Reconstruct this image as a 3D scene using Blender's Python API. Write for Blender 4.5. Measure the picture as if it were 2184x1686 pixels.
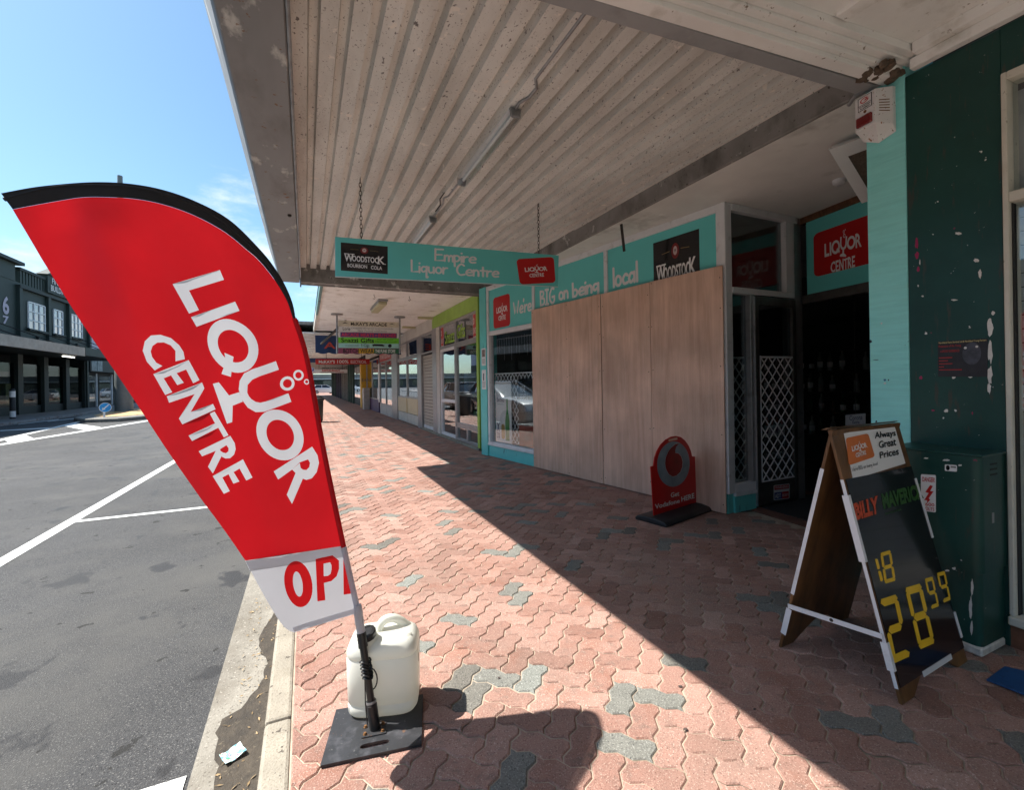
import bpy, bmesh, math, random
import numpy as np
from mathutils import Vector, Matrix
random.seed(7)
for o in list(bpy.data.objects): bpy.data.objects.remove(o)
SC = bpy.context.scene
COL = SC.collection
# ------------------------------------------------------------------ camera
# street runs along +Y, shops on +X, camera 1.35 m above the footpath
F = 970.; CX = 1092.; HY = 815.; ROLL = .0165; H = 1.35; YAW = math.atan2(440, 970)
IW, IH = 2184., 1686.
cam = bpy.data.cameras.new('camera'); camo = bpy.data.objects.new('camera', cam); COL.objects.link(camo)
SC.camera = camo
cam.sensor_width = 36; cam.lens = 36 * F / IW; cam.clip_start = .05; cam.clip_end = 3000
cam.shift_y = -(HY - IH / 2) / IW * -1
camo.matrix_world = (Matrix.Translation((0, 0, H)) @ Matrix.Rotation(-YAW, 4, 'Z')
                     @ Matrix.Rotation(math.pi / 2, 4, 'X') @ Matrix.Rotation(-ROLL, 4, 'Z'))
# shift is measured along the rolled axes
SC.render.resolution_x, SC.render.resolution_y = 1024, 791
# ------------------------------------------------------------------ light
SUNV = Vector((-.63, .34, 1.0)).normalized()
sun = bpy.data.lights.new('sun', 'SUN'); suno = bpy.data.objects.new('sun', sun); COL.objects.link(suno)
sun.energy = 5.0; sun.angle = math.radians(.53); sun.color = (1, .955, .88)
suno.rotation_euler = SUNV.to_track_quat('Z', 'Y').to_euler()
suno.location = (-20, 10, 30)
W = bpy.data.worlds.new('World'); SC.world = W; W.use_nodes = True
wt = W.node_tree; wn = wt.nodes; wl = wt.links
wn.clear()
wo = wn.new('ShaderNodeOutputWorld'); bg = wn.new('ShaderNodeBackground'); sky = wn.new('ShaderNodeTexSky')
sky.sky_type = 'NISHITA'; sky.sun_disc = False
sky.sun_elevation = math.asin(SUNV.z); sky.sun_rotation = math.atan2(SUNV.x, SUNV.y)
sky.air_density = 1.0; sky.dust_density = 1.0; sky.ozone_density = .8
bg.inputs['Strength'].default_value = .088
tc = wn.new('ShaderNodeTexCoord'); mp = wn.new('ShaderNodeMapping'); mp.inputs['Scale'].default_value = (1, 1, 2.6)
nz = wn.new('ShaderNodeTexNoise'); nz.inputs['Scale'].default_value = 2.3; nz.inputs['Detail'].default_value = 9; nz.inputs['Roughness'].default_value = .62
sepw = wn.new('ShaderNodeSeparateXYZ')
hm = wn.new('ShaderNodeMapRange'); hm.inputs[1].default_value = .02; hm.inputs[2].default_value = .55; hm.inputs[3].default_value = .10; hm.inputs[4].default_value = -.12
ad = wn.new('ShaderNodeMath'); ad.operation = 'ADD'
cr = wn.new('ShaderNodeMapRange'); cr.inputs[1].default_value = .52; cr.inputs[2].default_value = .74; cr.interpolation_type = 'SMOOTHSTEP'
mx = wn.new('ShaderNodeMix'); mx.data_type = 'RGBA'; mx.inputs[7].default_value = (7.2, 7.4, 7.6, 1)
wl.new(tc.outputs['Generated'], mp.inputs[0]); wl.new(mp.outputs[0], nz.inputs['Vector']); wl.new(tc.outputs['Generated'], sepw.inputs[0])
wl.new(sepw.outputs[2], hm.inputs[0]); wl.new(nz.outputs[0], ad.inputs[0]); wl.new(hm.outputs[0], ad.inputs[1]); wl.new(ad.outputs[0], cr.inputs[0])
wl.new(cr.outputs[0], mx.inputs[0]); tn = wn.new('ShaderNodeMix'); tn.data_type = 'RGBA'; tn.blend_type = 'MULTIPLY'; tn.inputs[0].default_value = 1; tn.inputs[7].default_value = (.84, 1.08, 1.14, 1); wl.new(sky.outputs[0], tn.inputs[6]); wl.new(tn.outputs[2], mx.inputs[6]); wl.new(mx.outputs[2], bg.inputs['Color']); wl.new(bg.outputs[0], wo.inputs[0])
SC.view_settings.view_transform = 'Standard'; SC.view_settings.look = 'None'; SC.view_settings.gamma = 1
SC.view_settings.exposure = 1.05; SC.view_settings.use_curve_mapping = False
SC.render.engine = 'CYCLES'
SC.cycles.max_bounces = 10; SC.cycles.diffuse_bounces = 6; SC.cycles.transparent_max_bounces = 24

# ------------------------------------------------------------------ pixel -> direction (picture measured at 2184 x 1686)
FWD = np.array([math.sin(YAW), math.cos(YAW), 0]); RGT = np.array([math.cos(YAW), -math.sin(YAW), 0]); CAM = np.array([0, 0, H])
def ray(x, y):
    u, v = x - CX, HY - y
    c, s = math.cos(ROLL), math.sin(ROLL)
    u, v = u * c + v * s, -u * s + v * c
    d = (FWD * F + RGT * u) / F; d[2] = v / F
    return d
def pln(x, y, p, n):
    d = ray(x, y); p = np.array(p, float); n = np.array(n, float)
    return Vector(CAM + d * (np.dot(p - CAM, n) / np.dot(d, n)))
def G(x, y, z=0.): return pln(x, y, (0, 0, z), (0, 0, 1))
def PX(x, y, X): return pln(x, y, (X, 0, 0), (1, 0, 0))
def PY(x, y, Y): return pln(x, y, (0, Y, 0), (0, 1, 0))

# ------------------------------------------------------------------ materials
MATS = {}
def mat(name, col, rough=.6, metal=0., var=.12, vs=6., bump=0., bs=60., layers=(), spec=.5, trans=0., sss=0., coat=0., stretch=(1, 1, 1), detail=4., emit=None):
    """procedural material; layers: (colour, noise scale, lo, hi, stretch, roughness or None)"""
    if name in MATS: return MATS[name]
    m = bpy.data.materials.new(name); m.use_nodes = True
    nt = m.node_tree; N = nt.nodes; L = nt.links
    b = N['Principled BSDF']; out = N['Material Output']
    b.inputs['Roughness'].default_value = rough; b.inputs['Metallic'].default_value = metal
    b.inputs['Specular IOR Level'].default_value = spec; b.inputs['Coat Weight'].default_value = coat
    geo = N.new('ShaderNodeNewGeometry')
    def noise(scale, st=(1, 1, 1), det=4., off=0):
        mpn = N.new('ShaderNodeMapping'); mpn.inputs['Scale'].default_value = [scale * k for k in st]; mpn.inputs['Location'].default_value = (off, off * 1.7, off * .6)
        L.new(geo.outputs['Position'], mpn.inputs[0])
        t = N.new('ShaderNodeTexNoise'); t.inputs['Scale'].default_value = 1.; t.inputs['Detail'].default_value = det; t.inputs['Roughness'].default_value = .6
        L.new(mpn.outputs[0], t.inputs['Vector']); return t.outputs[0]
    def mixc(f, a, c):
        k = N.new('ShaderNodeMix'); k.data_type = 'RGBA'
        L.new(f, k.inputs[0])
        for i, v in ((6, a), (7, c)):
            if hasattr(v, 'links'): L.new(v, k.inputs[i])
            else: k.inputs[i].default_value = (*v, 1)
        return k.outputs[2]
    cur = tuple(col)
    if var:
        lo = tuple(max(0, c * (1 - var)) for c in col); hi = tuple(min(1, c * (1 + var)) for c in col)
        mr = N.new('ShaderNodeMapRange'); mr.inputs[1].default_value = .32; mr.inputs[2].default_value = .68
        L.new(noise(vs, stretch, detail), mr.inputs[0]); cur = mixc(mr.outputs[0], lo, hi)
    rcur = None
    for i, ly in enumerate(layers):
        c2, sc, l0, h0 = ly[:4]; st = ly[4] if len(ly) > 4 else (1, 1, 1); r2 = ly[5] if len(ly) > 5 else None
        mr = N.new('ShaderNodeMapRange'); mr.inputs[1].default_value = l0; mr.inputs[2].default_value = h0
        L.new(noise(sc, st, 6., 3.1 * i + 1.3), mr.inputs[0]); cur = mixc(mr.outputs[0], cur, c2)
        if r2 is not None:
            k = N.new('ShaderNodeMix'); L.new(mr.outputs[0], k.inputs[0]); k.inputs[3].default_value = r2
            if rcur is None: k.inputs[2].default_value = rough
            else: L.new(rcur, k.inputs[2])
            rcur = k.outputs[0]
    if hasattr(cur, 'links'): L.new(cur, b.inputs['Base Color'])
    else: b.inputs['Base Color'].default_value = (*cur, 1)
    if rcur is not None: L.new(rcur, b.inputs['Roughness'])
    if bump:
        bp = N.new('ShaderNodeBump'); bp.inputs['Strength'].default_value = bump; bp.inputs['Distance'].default_value = .01
        L.new(noise(bs, stretch, 5.), bp.inputs['Height']); L.new(bp.outputs[0], b.inputs['Normal'])
    if trans:
        tr = N.new('ShaderNodeBsdfTranslucent'); ms = N.new('ShaderNodeMixShader'); ms.inputs[0].default_value = trans
        if hasattr(cur, 'links'): L.new(cur, tr.inputs[0])
        else: tr.inputs[0].default_value = (*cur, 1)
        L.new(b.outputs[0], ms.inputs[1]); L.new(tr.outputs[0], ms.inputs[2]); L.new(ms.outputs[0], out.inputs[0])
    if emit: b.inputs['Emission Color'].default_value = (*emit[:3], 1); b.inputs['Emission Strength'].default_value = emit[3]
    m.diffuse_color = (*col, 1)
    MATS[name] = m; return m
def glass_mat(name, tint=(.55, .6, .6), boost=1.0, rough=.0, fr=1.5):
    if name in MATS: return MATS[name]
    m = bpy.data.materials.new(name); m.use_nodes = True; nt = m.node_tree; N = nt.nodes; L = nt.links; N.clear()
    out = N.new('ShaderNodeOutputMaterial'); t = N.new('ShaderNodeBsdfTransparent'); t.inputs[0].default_value = (*tint, 1)
    g = N.new('ShaderNodeBsdfGlossy'); g.inputs['Roughness'].default_value = rough; g.inputs[0].default_value = (.92, .96, 1, 1)
    f = N.new('ShaderNodeFresnel'); gb_ = N.new('ShaderNodeNewGeometry'); im = N.new('ShaderNodeMath'); im.operation = 'MULTIPLY_ADD'; im.inputs[1].default_value = 1 / fr - fr; im.inputs[2].default_value = fr; L.new(gb_.outputs['Backfacing'], im.inputs[0]); L.new(im.outputs[0], f.inputs[0]); k = N.new('ShaderNodeMath'); k.operation = 'MULTIPLY'; k.inputs[1].default_value = boost; k.use_clamp = True
    ms = N.new('ShaderNodeMixShader'); L.new(f.outputs[0], k.inputs[0]); L.new(k.outputs[0], ms.inputs[0]); L.new(t.outputs[0], ms.inputs[1]); L.new(g.outputs[0], ms.inputs[2]); L.new(ms.outputs[0], out.inputs[0])
    MATS[name] = m; return m
TEAL = (.14, .62, .60)
M_teal = mat('teal_paint', TEAL, .45, var=.06, vs=3, bump=.06, bs=40, layers=((( .05, .25, .26), 14, .64, .72, (1, 1, .3)),))
M_tealboard = mat('teal_sign_vinyl', (.14, .62, .60), .3, var=.03, vs=2)
M_tealw = mat('teal_weatherboard', (.28, .76, .73), .5, var=.05, vs=4, bump=.25, bs=30, stretch=(1, 1, 14), layers=(((.03, .08, .09), 16, .71, .73), ((.22, .68, .65), 5, .5, .8, (1, 1, 6))))
M_white = mat('white_aluminium', (.72, .74, .76), .42, var=.05, vs=5, layers=(((.42, .43, .42), 9, .58, .8),))
M_whitepaint = mat('white_ceiling_paint', (.86, .86, .84), .55, var=.07, vs=2.2, bump=.05, bs=20, layers=(((.48, .46, .40), 3.5, .55, .75), ((.25, .21, .16), 22, .645, .69)))
M_ceil = mat('porch_ceiling_paint', (.74, .74, .71), .6, var=.08, vs=1.6, layers=(((.36, .35, .32), 2.5, .55, .8), ((.82, .82, .8), 7, .68, .72)))
M_alu = mat('mill_aluminium', (.45, .46, .47), .36, .75, var=.1, vs=7, layers=(((.25, .24, .22), 8, .58, .78),))
M_dkalu = mat('dark_aluminium', (.14, .13, .12), .36, .7, var=.2, vs=9)
M_conc = mat('canopy_concrete', (.24, .235, .225), .75, var=.2, vs=2.2, bump=.15, bs=25, layers=(((.12, .115, .105), 4, .48, .68, (1, 1, .5)), ((.55, .55, .53), 6, .61, .66), ((.07, .06, .05), 26, .64, .67)))
M_fascia = mat('weathered_grey_metal', (.235, .24, .245), .62, var=.14, vs=2., bump=.08, bs=12, stretch=(1, .35, 1), layers=(((.14, .135, .13), 3, .5, .75, (1, .4, 1)), ((.50, .50, .48), 4, .60, .66, (1, .5, 1)), ((.19, .10, .05), 14, .65, .68)))
M_corr = mat('corrugated_cement', (.70, .70, .67), .85, var=.12, vs=2, bump=.35, bs=70, stretch=(1, .6, 1), layers=(((.56, .54, .50), 3.2, .46, .72, (1, .25, 1)), ((.30, .28, .26), 85, .625, .65, (1, .7, 1)), ((.20, .19, .185), 40, .645, .66, (1, .6, 1)), ((.80, .76, .7), 11, .64, .68)))
M_dkgreen = mat('dark_green_paint', (.011, .056, .047), .38, spec=.35, var=.15, vs=3, bump=.12, bs=18, layers=(((.02, .07, .06), 2.5, .5, .75), ((.70, .69, .66), 34, .705, .712), ((.25, .02, .08), 17, .725, .735), ((.045, .055, .045), 34, .60, .68, (1, 1, .15))))
M_black = mat('black_rubber', (.018, .018, .02), .55, var=.3, vs=14, bump=.1)
M_blackplastic = mat('black_plastic', (.012, .012, .013), .3, var=.1)
M_blackvinyl = mat('black_sign_vinyl', (.010, .010, .012), .16, var=.1, coat=.3)
M_red = mat('red_sign_vinyl', (.50, .010, .010), .32, var=.04)
M_whitev = mat('white_vinyl', (.78, .78, .78), .42, var=.03)
M_orangev = mat('faded_orange_vinyl', (.62, .16, .03), .35, var=.12, vs=9)
M_yellow = mat('yellow_digit', (.90, .56, .02), .4, var=.05)
M_metal = mat('galvanised_steel', (.34, .35, .36), .45, .7, var=.2, vs=12)
M_dkmetal = mat('dark_iron', (.05, .045, .04), .6, .5, var=.3, vs=30)
M_mesh = mat('white_security_mesh', (.85, .86, .87), .4, .1, var=.06)
M_glass = glass_mat('window_glass', (.90, .93, .93), 1.5)
M_glassd = glass_mat('dark_window_glass', (.72, .76, .76), 1.6)
M_clear = glass_mat('lamp_diffuser', (.93, .95, .95), 1.2, .12)
M_dark = mat('dark_interior', (.02, .02, .02), .7, var=.2)
M_inter = mat('shop_interior_paint', (.10, .095, .09), .8, var=.25, vs=1.2)
def wood_mat(name, c1, c2, sc=(18, 18, 1.1), knots=False, rough=.55, sat=1.):
    if name in MATS: return MATS[name]
    m = bpy.data.materials.new(name); m.use_nodes = True; nt = m.node_tree; N = nt.nodes; L = nt.links; b = N['Principled BSDF']
    geo = N.new('ShaderNodeNewGeometry'); oi = N.new('ShaderNodeObjectInfo')
    va = N.new('ShaderNodeVectorMath'); va.operation = 'SCALE'; cmb = N.new('ShaderNodeCombineXYZ'); cmb.inputs[0].default_value = 7; cmb.inputs[1].default_value = 3; cmb.inputs[2].default_value = 11
    L.new(cmb.outputs[0], va.inputs[0]); L.new(oi.outputs['Random'], va.inputs['Scale'])
    vb = N.new('ShaderNodeVectorMath'); L.new(geo.outputs['Position'], vb.inputs[0]); L.new(va.outputs[0], vb.inputs[1])
    mpn = N.new('ShaderNodeMapping'); mpn.inputs['Scale'].default_value = sc; L.new(vb.outputs[0], mpn.inputs[0])
    lowm = N.new('ShaderNodeMapping'); lowm.inputs['Scale'].default_value = [k * .16 for k in sc]; L.new(vb.outputs[0], lowm.inputs[0])
    n0 = N.new('ShaderNodeTexNoise'); n0.inputs['Scale'].default_value = 1.; n0.inputs['Detail'].default_value = 2; L.new(lowm.outputs[0], n0.inputs['Vector'])
    mu = N.new('ShaderNodeMath'); mu.operation = 'MULTIPLY'; mu.inputs[1].default_value = 9.; L.new(n0.outputs[0], mu.inputs[0])
    fr = N.new('ShaderNodeMath'); fr.operation = 'PINGPONG'; fr.inputs[1].default_value = .5; L.new(mu.outputs[0], fr.inputs[0])
    n1 = N.new('ShaderNodeTexNoise'); n1.inputs['Scale'].default_value = 3.; n1.inputs['Detail'].default_value = 7; n1.inputs['Roughness'].default_value = .7; L.new(mpn.outputs[0], n1.inputs['Vector'])
    a1 = N.new('ShaderNodeMath'); a1.operation = 'MULTIPLY_ADD'; a1.inputs[1].default_value = .55; L.new(fr.outputs[0], a1.inputs[0]); L.new(n1.outputs[0], a1.inputs[2])
    cr = N.new('ShaderNodeValToRGB'); cr.color_ramp.elements[0].position = .42; cr.color_ramp.elements[0].color = (*c2, 1); cr.color_ramp.elements[1].position = .85; cr.color_ramp.elements[1].color = (*c1, 1); L.new(a1.outputs[0], cr.inputs[0])
    n2 = N.new('ShaderNodeTexNoise'); n2.inputs['Scale'].default_value = 2.; n2.inputs['Detail'].default_value = 3; L.new(vb.outputs[0], n2.inputs['Vector'])
    mr = N.new('ShaderNodeMapRange'); mr.inputs[1].default_value = .3; mr.inputs[2].default_value = .7; mr.inputs[3].default_value = .82; mr.inputs[4].default_value = 1.15; L.new(n2.outputs[0], mr.inputs[0])
    mm = N.new('ShaderNodeMix'); mm.data_type = 'RGBA'; mm.blend_type = 'MULTIPLY'; mm.inputs[0].default_value = 1; L.new(cr.outputs[0], mm.inputs[6]); L.new(mr.outputs[0], mm.inputs[7])
    L.new(mm.outputs[2], b.inputs['Base Color']); b.inputs['Roughness'].default_value = rough
    bp = N.new('ShaderNodeBump'); bp.inputs['Strength'].default_value = .12; bp.inputs['Distance'].default_value = .004; L.new(n1.outputs[0], bp.inputs['Height']); L.new(bp.outputs[0], b.inputs['Normal'])
    MATS[name] = m; return m
M_ply = wood_mat('plywood_face', (.74, .515, .395), (.60, .385, .28))
M_board = wood_mat('varnished_plywood', (.20, .095, .032), (.085, .038, .013), (14, 14, 1.6), rough=.4)
M_timber = wood_mat('brown_timber', (.22, .10, .045), (.09, .04, .018), (3, 20, 20))

# ------------------------------------------------------------------ mesh helpers
ORG = {}
def thing(name, label, cat, loc=(0, 0, 0), group=None, rot=0.):
    o = bpy.data.objects.new(name, None); COL.objects.link(o); o.location = loc; o.rotation_euler = (0, 0, rot)
    o.empty_display_size = .1
    o['label'] = label; o['category'] = cat
    if group: o['group'] = group
    ORG[o.name] = Vector(loc); return o
def tag(o, label, cat, group=None):
    o['label'] = label; o['category'] = cat
    if group: o['group'] = group
    return o
def struct(o): o['kind'] = 'structure'; return o
def clean(me, smooth=None, bevel=0., seg=1, merge=0.):
    bm = bmesh.new(); bm.from_mesh(me)
    if merge: bmesh.ops.remove_doubles(bm, verts=bm.verts, dist=merge)
    if bevel:
        ed = [e for e in bm.edges if len(e.link_faces) == 2 and e.calc_face_angle(0) > .5]
        bmesh.ops.bevel(bm, geom=ed, offset=bevel, segments=seg, profile=.5, affect='EDGES', clamp_overlap=True)
    bmesh.ops.recalc_face_normals(bm, faces=bm.faces)
    bm.to_mesh(me); bm.free()
    if smooth is not None:
        me.shade_smooth()
        me.set_sharp_from_angle(angle=math.radians(smooth))
class MB:
    def __init__(s): s.v = []; s.f = []
    def add(s, vs, fs):
        k = len(s.v); s.v += [tuple(v) for v in vs]; s.f += [tuple(i + k for i in f) for f in fs]; return s
    def box(s, x0, x1, y0, y1, z0, z1):
        return s.add([(x, y, z) for x in (x0, x1) for y in (y0, y1) for z in (z0, z1)], [(0, 1, 3, 2), (4, 6, 7, 5), (0, 4, 5, 1), (2, 3, 7, 6), (0, 2, 6, 4), (1, 5, 7, 3)])
    def hexa(s, q, e):
        """quad q (4 points) pushed along vector e"""
        q = [Vector(p) for p in q]; e = Vector(e); n = len(q)
        vs = q + [p + e for p in q]
        return s.add(vs, [tuple(range(n))[::-1], tuple(range(n, 2 * n))] + [(i, (i + 1) % n, n + (i + 1) % n, n + i) for i in range(n)])
    prism = hexa
    def poly(s, pts): return s.add(pts, [tuple(range(len(pts)))])
    def bar(s, p, q, w, d, n):
        p = Vector(p); q = Vector(q); n = Vector(n).normalized(); t = (q - p).normalized(); u = t.cross(n).normalized()
        a = [p - u * w / 2 - n * d / 2, p + u * w / 2 - n * d / 2, p + u * w / 2 + n * d / 2, p - u * w / 2 + n * d / 2]
        return s.hexa(a, q - p)
    def tube(s, path, r, n=8, cap=True):
        path = [Vector(p) for p in path]; rs = r if isinstance(r, (list, tuple)) else [r] * len(path)
        k0 = len(s.v); up = None
        for i, p in enumerate(path):
            t = (path[min(i + 1, len(path) - 1)] - path[max(i - 1, 0)]).normalized()
            if up is None: up = t.orthogonal().normalized()
            up = (up - t * up.dot(t)).normalized(); w = t.cross(up)
            for j in range(n):
                a = 2 * math.pi * j / n; s.v.append(tuple(p + (up * math.cos(a) + w * math.sin(a)) * rs[i]))
        for i in range(len(path) - 1):
            for j in range(n):
                s.f.append((k0 + i * n + j, k0 + i * n + (j + 1) % n, k0 + (i + 1) * n + (j + 1) % n, k0 + (i + 1) * n + j))
        if cap:
            s.f.append(tuple(k0 + j for j in range(n))[::-1]); e = k0 + (len(path) - 1) * n; s.f.append(tuple(e + j for j in range(n)))
        return s
    def lathe(s, c, prof, n=16, ax=(0, 0, 1)):
        c = Vector(c); q = Vector((0, 0, 1)).rotation_difference(Vector(ax)); k0 = len(s.v)
        for r, z in prof:
            for j in range(n):
                a = 2 * math.pi * j / n; s.v.append(tuple(c + q @ Vector((r * math.cos(a), r * math.sin(a), z))))
        for i in range(len(prof) - 1):
            for j in range(n):
                s.f.append((k0 + i * n + j, k0 + i * n + (j + 1) % n, k0 + (i + 1) * n + (j + 1) % n, k0 + (i + 1) * n + j))
        s.f.append(tuple(k0 + j for j in range(n))[::-1]); e = k0 + (len(prof) - 1) * n; s.f.append(tuple(e + j for j in range(n)))
        return s
    def build(s, name, m, parent=None, bevel=0., smooth=None, seg=1, world=True, merge=0., norm=True, origin=None):
        me = bpy.data.meshes.new(name); o0 = Vector((0, 0, 0))
        if parent is not None and world: o0 = ORG.get(parent.name, Vector((0, 0, 0)))
        if parent is None and origin is not None: o0 = Vector(origin)
        me.from_pydata([tuple(Vector(v) - o0) for v in s.v], [], s.f); me.update()
        if norm: clean(me, smooth, bevel, seg, merge)
        elif smooth is not None: me.shade_smooth()
        me.materials.append(m)
        o = bpy.data.objects.new(name, me); COL.objects.link(o)
        if parent is not None: o.parent = parent
        else: o.location = o0
        ORG[o.name] = o0; return o
class Fr:
    """wall frame: a along, b up, c outwards"""
    def __init__(s, O, ea, ec): s.O = Vector(O); s.a = Vector(ea).normalized(); s.c = Vector(ec).normalized(); s.b = Vector((0, 0, 1))
    def pt(s, a, b, c=0.): return s.O + s.a * a + s.b * b + s.c * c
    def box(s, mb, a0, a1, b0, b1, c0, c1):
        mb.hexa([s.pt(a0, b0, c0), s.pt(a1, b0, c0), s.pt(a1, b1, c0), s.pt(a0, b1, c0)], s.c * (c1 - c0)); return mb
    def B(s, name, m, parent, a0, a1, b0, b1, c0, c1, bevel=0.): return s.box(MB(), a0, a1, b0, b1, c0, c1).build(name, m, parent, bevel)
    def px(s, x, y, c=0.): return pln(x, y, s.O + s.c * c, s.c)
    def inv(s, P): d = Vector(P) - s.O; return d.dot(s.a), d.dot(s.b)
# --- flat print: fn(x, y, lift) -> point
def aff(tl, tr, bl, fn):
    """unit square (0..1, y up) onto picture parallelogram, then onto the surface fn(px,py,lift)"""
    def f(x, y, h=0.):
        yy = 1 - y
        return fn(tl[0] + (tr[0] - tl[0]) * x + (bl[0] - tl[0]) * yy, tl[1] + (tr[1] - tl[1]) * x + (bl[1] - tl[1]) * yy, h)
    return f
def quadmap(tl, tr, br, bl, fn):
    def f(x, y, h=0.):
        t = [tl[i] * (1 - x) + tr[i] * x for i in (0, 1)]; b = [bl[i] * (1 - x) + br[i] * x for i in (0, 1)]
        return fn(t[0] * y + b[0] * (1 - y), t[1] * y + b[1] * (1 - y), h)
    return f
def frmap(fr, a0, a1, b0, b1, c=0.):
    return lambda x, y, h=0.: fr.pt(a0 + (a1 - a0) * x, b0 + (b1 - b0) * y, c + h)
TXT = {}
def text_mesh(body, bold=0.):
    key = (body, bold)
    if key in TXT: return TXT[key]
    cu = bpy.data.curves.new('txt', 'FONT'); cu.body = body; cu.offset = bold; cu.resolution_u = 3; cu.fill_mode = 'FRONT'
    o = bpy.data.objects.new('txt', cu); COL.objects.link(o)
    dg = bpy.context.evaluated_depsgraph_get(); me = o.evaluated_get(dg).to_mesh()
    v = [(p.co.x, p.co.y) for p in me.vertices]; f = [tuple(p.vertices) for p in me.polygons]
    o.evaluated_get(dg).to_mesh_clear(); bpy.data.objects.remove(o); bpy.data.curves.remove(cu)
    x0 = min(p[0] for p in v); x1 = max(p[0] for p in v); y0 = min(p[1] for p in v); y1 = max(p[1] for p in v)
    TXT[key] = ([((p[0] - x0) / (x1 - x0), (p[1] - y0) / (y1 - y0)) for p in v], f); return TXT[key]
def text(body, f, m, parent, name='lettering', box=(0, 0, 1, 1), lift=.0015, bold=0.012, slant=0.):
    v, fc = text_mesh(body, bold); x0, y0, x1, y1 = box
    mb = MB(); mb.add([f(x0 + (x1 - x0) * (p[0] + slant * (p[1] - .5)), y0 + (y1 - y0) * p[1], lift) for p in v], fc)
    return mb.build(name, m, parent, norm=False)
def shape(polys, f, m, parent, name, lift=.001, step=.0002):
    mb = MB()
    for i, pg in enumerate(polys): mb.poly([f(p[0], p[1], lift + step * i) for p in pg])
    return mb.build(name, m, parent, norm=False)
def ringpoly(c, A, B, ci=None, Ai=None, Bi=None, n=40):
    vs = []; fs = []
    for j in range(n):
        t = 2 * math.pi * j / n; vs.append((c[0] + A[0] * math.cos(t) + B[0] * math.sin(t), c[1] + A[1] * math.cos(t) + B[1] * math.sin(t)))
    for j in range(n):
        t = 2 * math.pi * j / n; vs.append((ci[0] + Ai[0] * math.cos(t) + Bi[0] * math.sin(t), ci[1] + Ai[1] * math.cos(t) + Bi[1] * math.sin(t)))
    fs = [(j, (j + 1) % n, n + (j + 1) % n, n + j) for j in range(n)]
    return vs, fs
def circ(c, rx, ry=None, n=28, a0=0, a1=2 * math.pi):
    ry = rx if ry is None else ry
    return [(c[0] + rx * math.cos(a0 + (a1 - a0) * j / n), c[1] + ry * math.sin(a0 + (a1 - a0) * j / n)) for j in range(n + (0 if abs(a1 - a0 - 2 * math.pi) < 1e-6 else 1))]
def rrect(x0, y0, x1, y1, rx, ry, n=6):
    o = []
    for cx, cy, a in ((x1 - rx, y1 - ry, 0), (x0 + rx, y1 - ry, 1), (x0 + rx, y0 + ry, 2), (x1 - rx, y0 + ry, 3)):
        for j in range(n + 1):
            t = (a + j / n) * math.pi / 2; o.append((cx + rx * math.cos(t), cy + ry * math.sin(t)))
    return o
# ------------------------------------------------------------------ the LIQUOR CENTRE mark, drawn once
LG = [
 [(275,150),(586,54),(614,117),(380,193),(444,320),(380,343)],
 [(392,366),(687,258),(716,318),(428,429)],
 [(613,594),(675,618),(655,750),(590,733),(622,650)],
 [(640,872),(712,848),(735,910),(665,938)],
 [(534,798),(572,788),(640,872),(665,938),(662,1045),(628,1055)],
 [(142,740),(376,645),(446,775),(402,797),(357,708),(293,733),(340,795),(297,811),(256,748),(208,768),(263,858),(218,875)],
 [(228,883),(463,790),(478,828),(382,985),(535,928),(552,963),(327,1066),(305,1028),(410,868),(243,926)],
 [(510,992),(545,978),(638,1130),(605,1145),(568,1083),(388,1174),(366,1138),(545,1055)],
 [(520,1400),(735,1285),(798,1403),(757,1422),(712,1345),(668,1370),(708,1430),(663,1446),(630,1385),(586,1408),(636,1495),(594,1514)],
]
def strip(o, i):
    """ribbon between two polylines with the same number of points"""
    v = o + i; n = len(o); return v, [(k, k + 1, n + k + 1, n + k) for k in range(n - 1)]
LGU = strip([(940,652),(860,678),(800,697),(745,725),(715,775),(708,830),(728,895),(768,948),(820,977),(875,975),(940,952),(1040,915)],
            [(960,707),(895,728),(850,742),(800,765),(768,800),(765,850),(776,873),(792,892),(820,910),(850,916),(885,908),(1020,860)])
LGC = strip([(150,717),(100,660),(73,590),(85,530),(125,492),(190,485),(260,505),(315,550),(342,592),(350,640)],
            [(200,688),(160,668),(132,630),(123,595),(135,560),(168,537),(212,534),(257,552),(288,588),(287,656)])
LGR1 = strip([(935,1363),(1055,1284),(1175,1205),(1210,1260),(1220,1310),(1205,1370),(1175,1410),(1140,1420),(1114,1410)],
             [(963,1416),(1050,1352),(1098,1306),(1150,1287),(1162,1310),(1158,1338),(1140,1356),(1120,1354),(1098,1338)])
LGR1b = [(1050,1352),(1098,1310),(1118,1412),(1050,1575),(1017,1515),(1072,1375)]
LGR2 = strip([(430,1240),(540,1186),(650,1133),(680,1180),(686,1220),(675,1255),(645,1280),(612,1283),(585,1272)],
             [(452,1273),(545,1235),(580,1221),(622,1195),(637,1215),(635,1235),(617,1248),(597,1245),(570,1232)])
LGR2b = [(545,1235),(575,1222),(583,1270),(522,1383),(490,1340)]
LGQ = ringpoly((667,547),(169,25),(10,173),(672,549),(104,16),(6,105))
LGO = ringpoly((972,1127),(148,25),(8,163),(975,1127),(86,16),(5,98))
LGB = [ringpoly(c, (r, 0), (0, r), c, (q, 0), (0, q), 20) for c, r, q in (((1014,797),46,28),((1086,743),35,21),((1140,785),18,10))]
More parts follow.
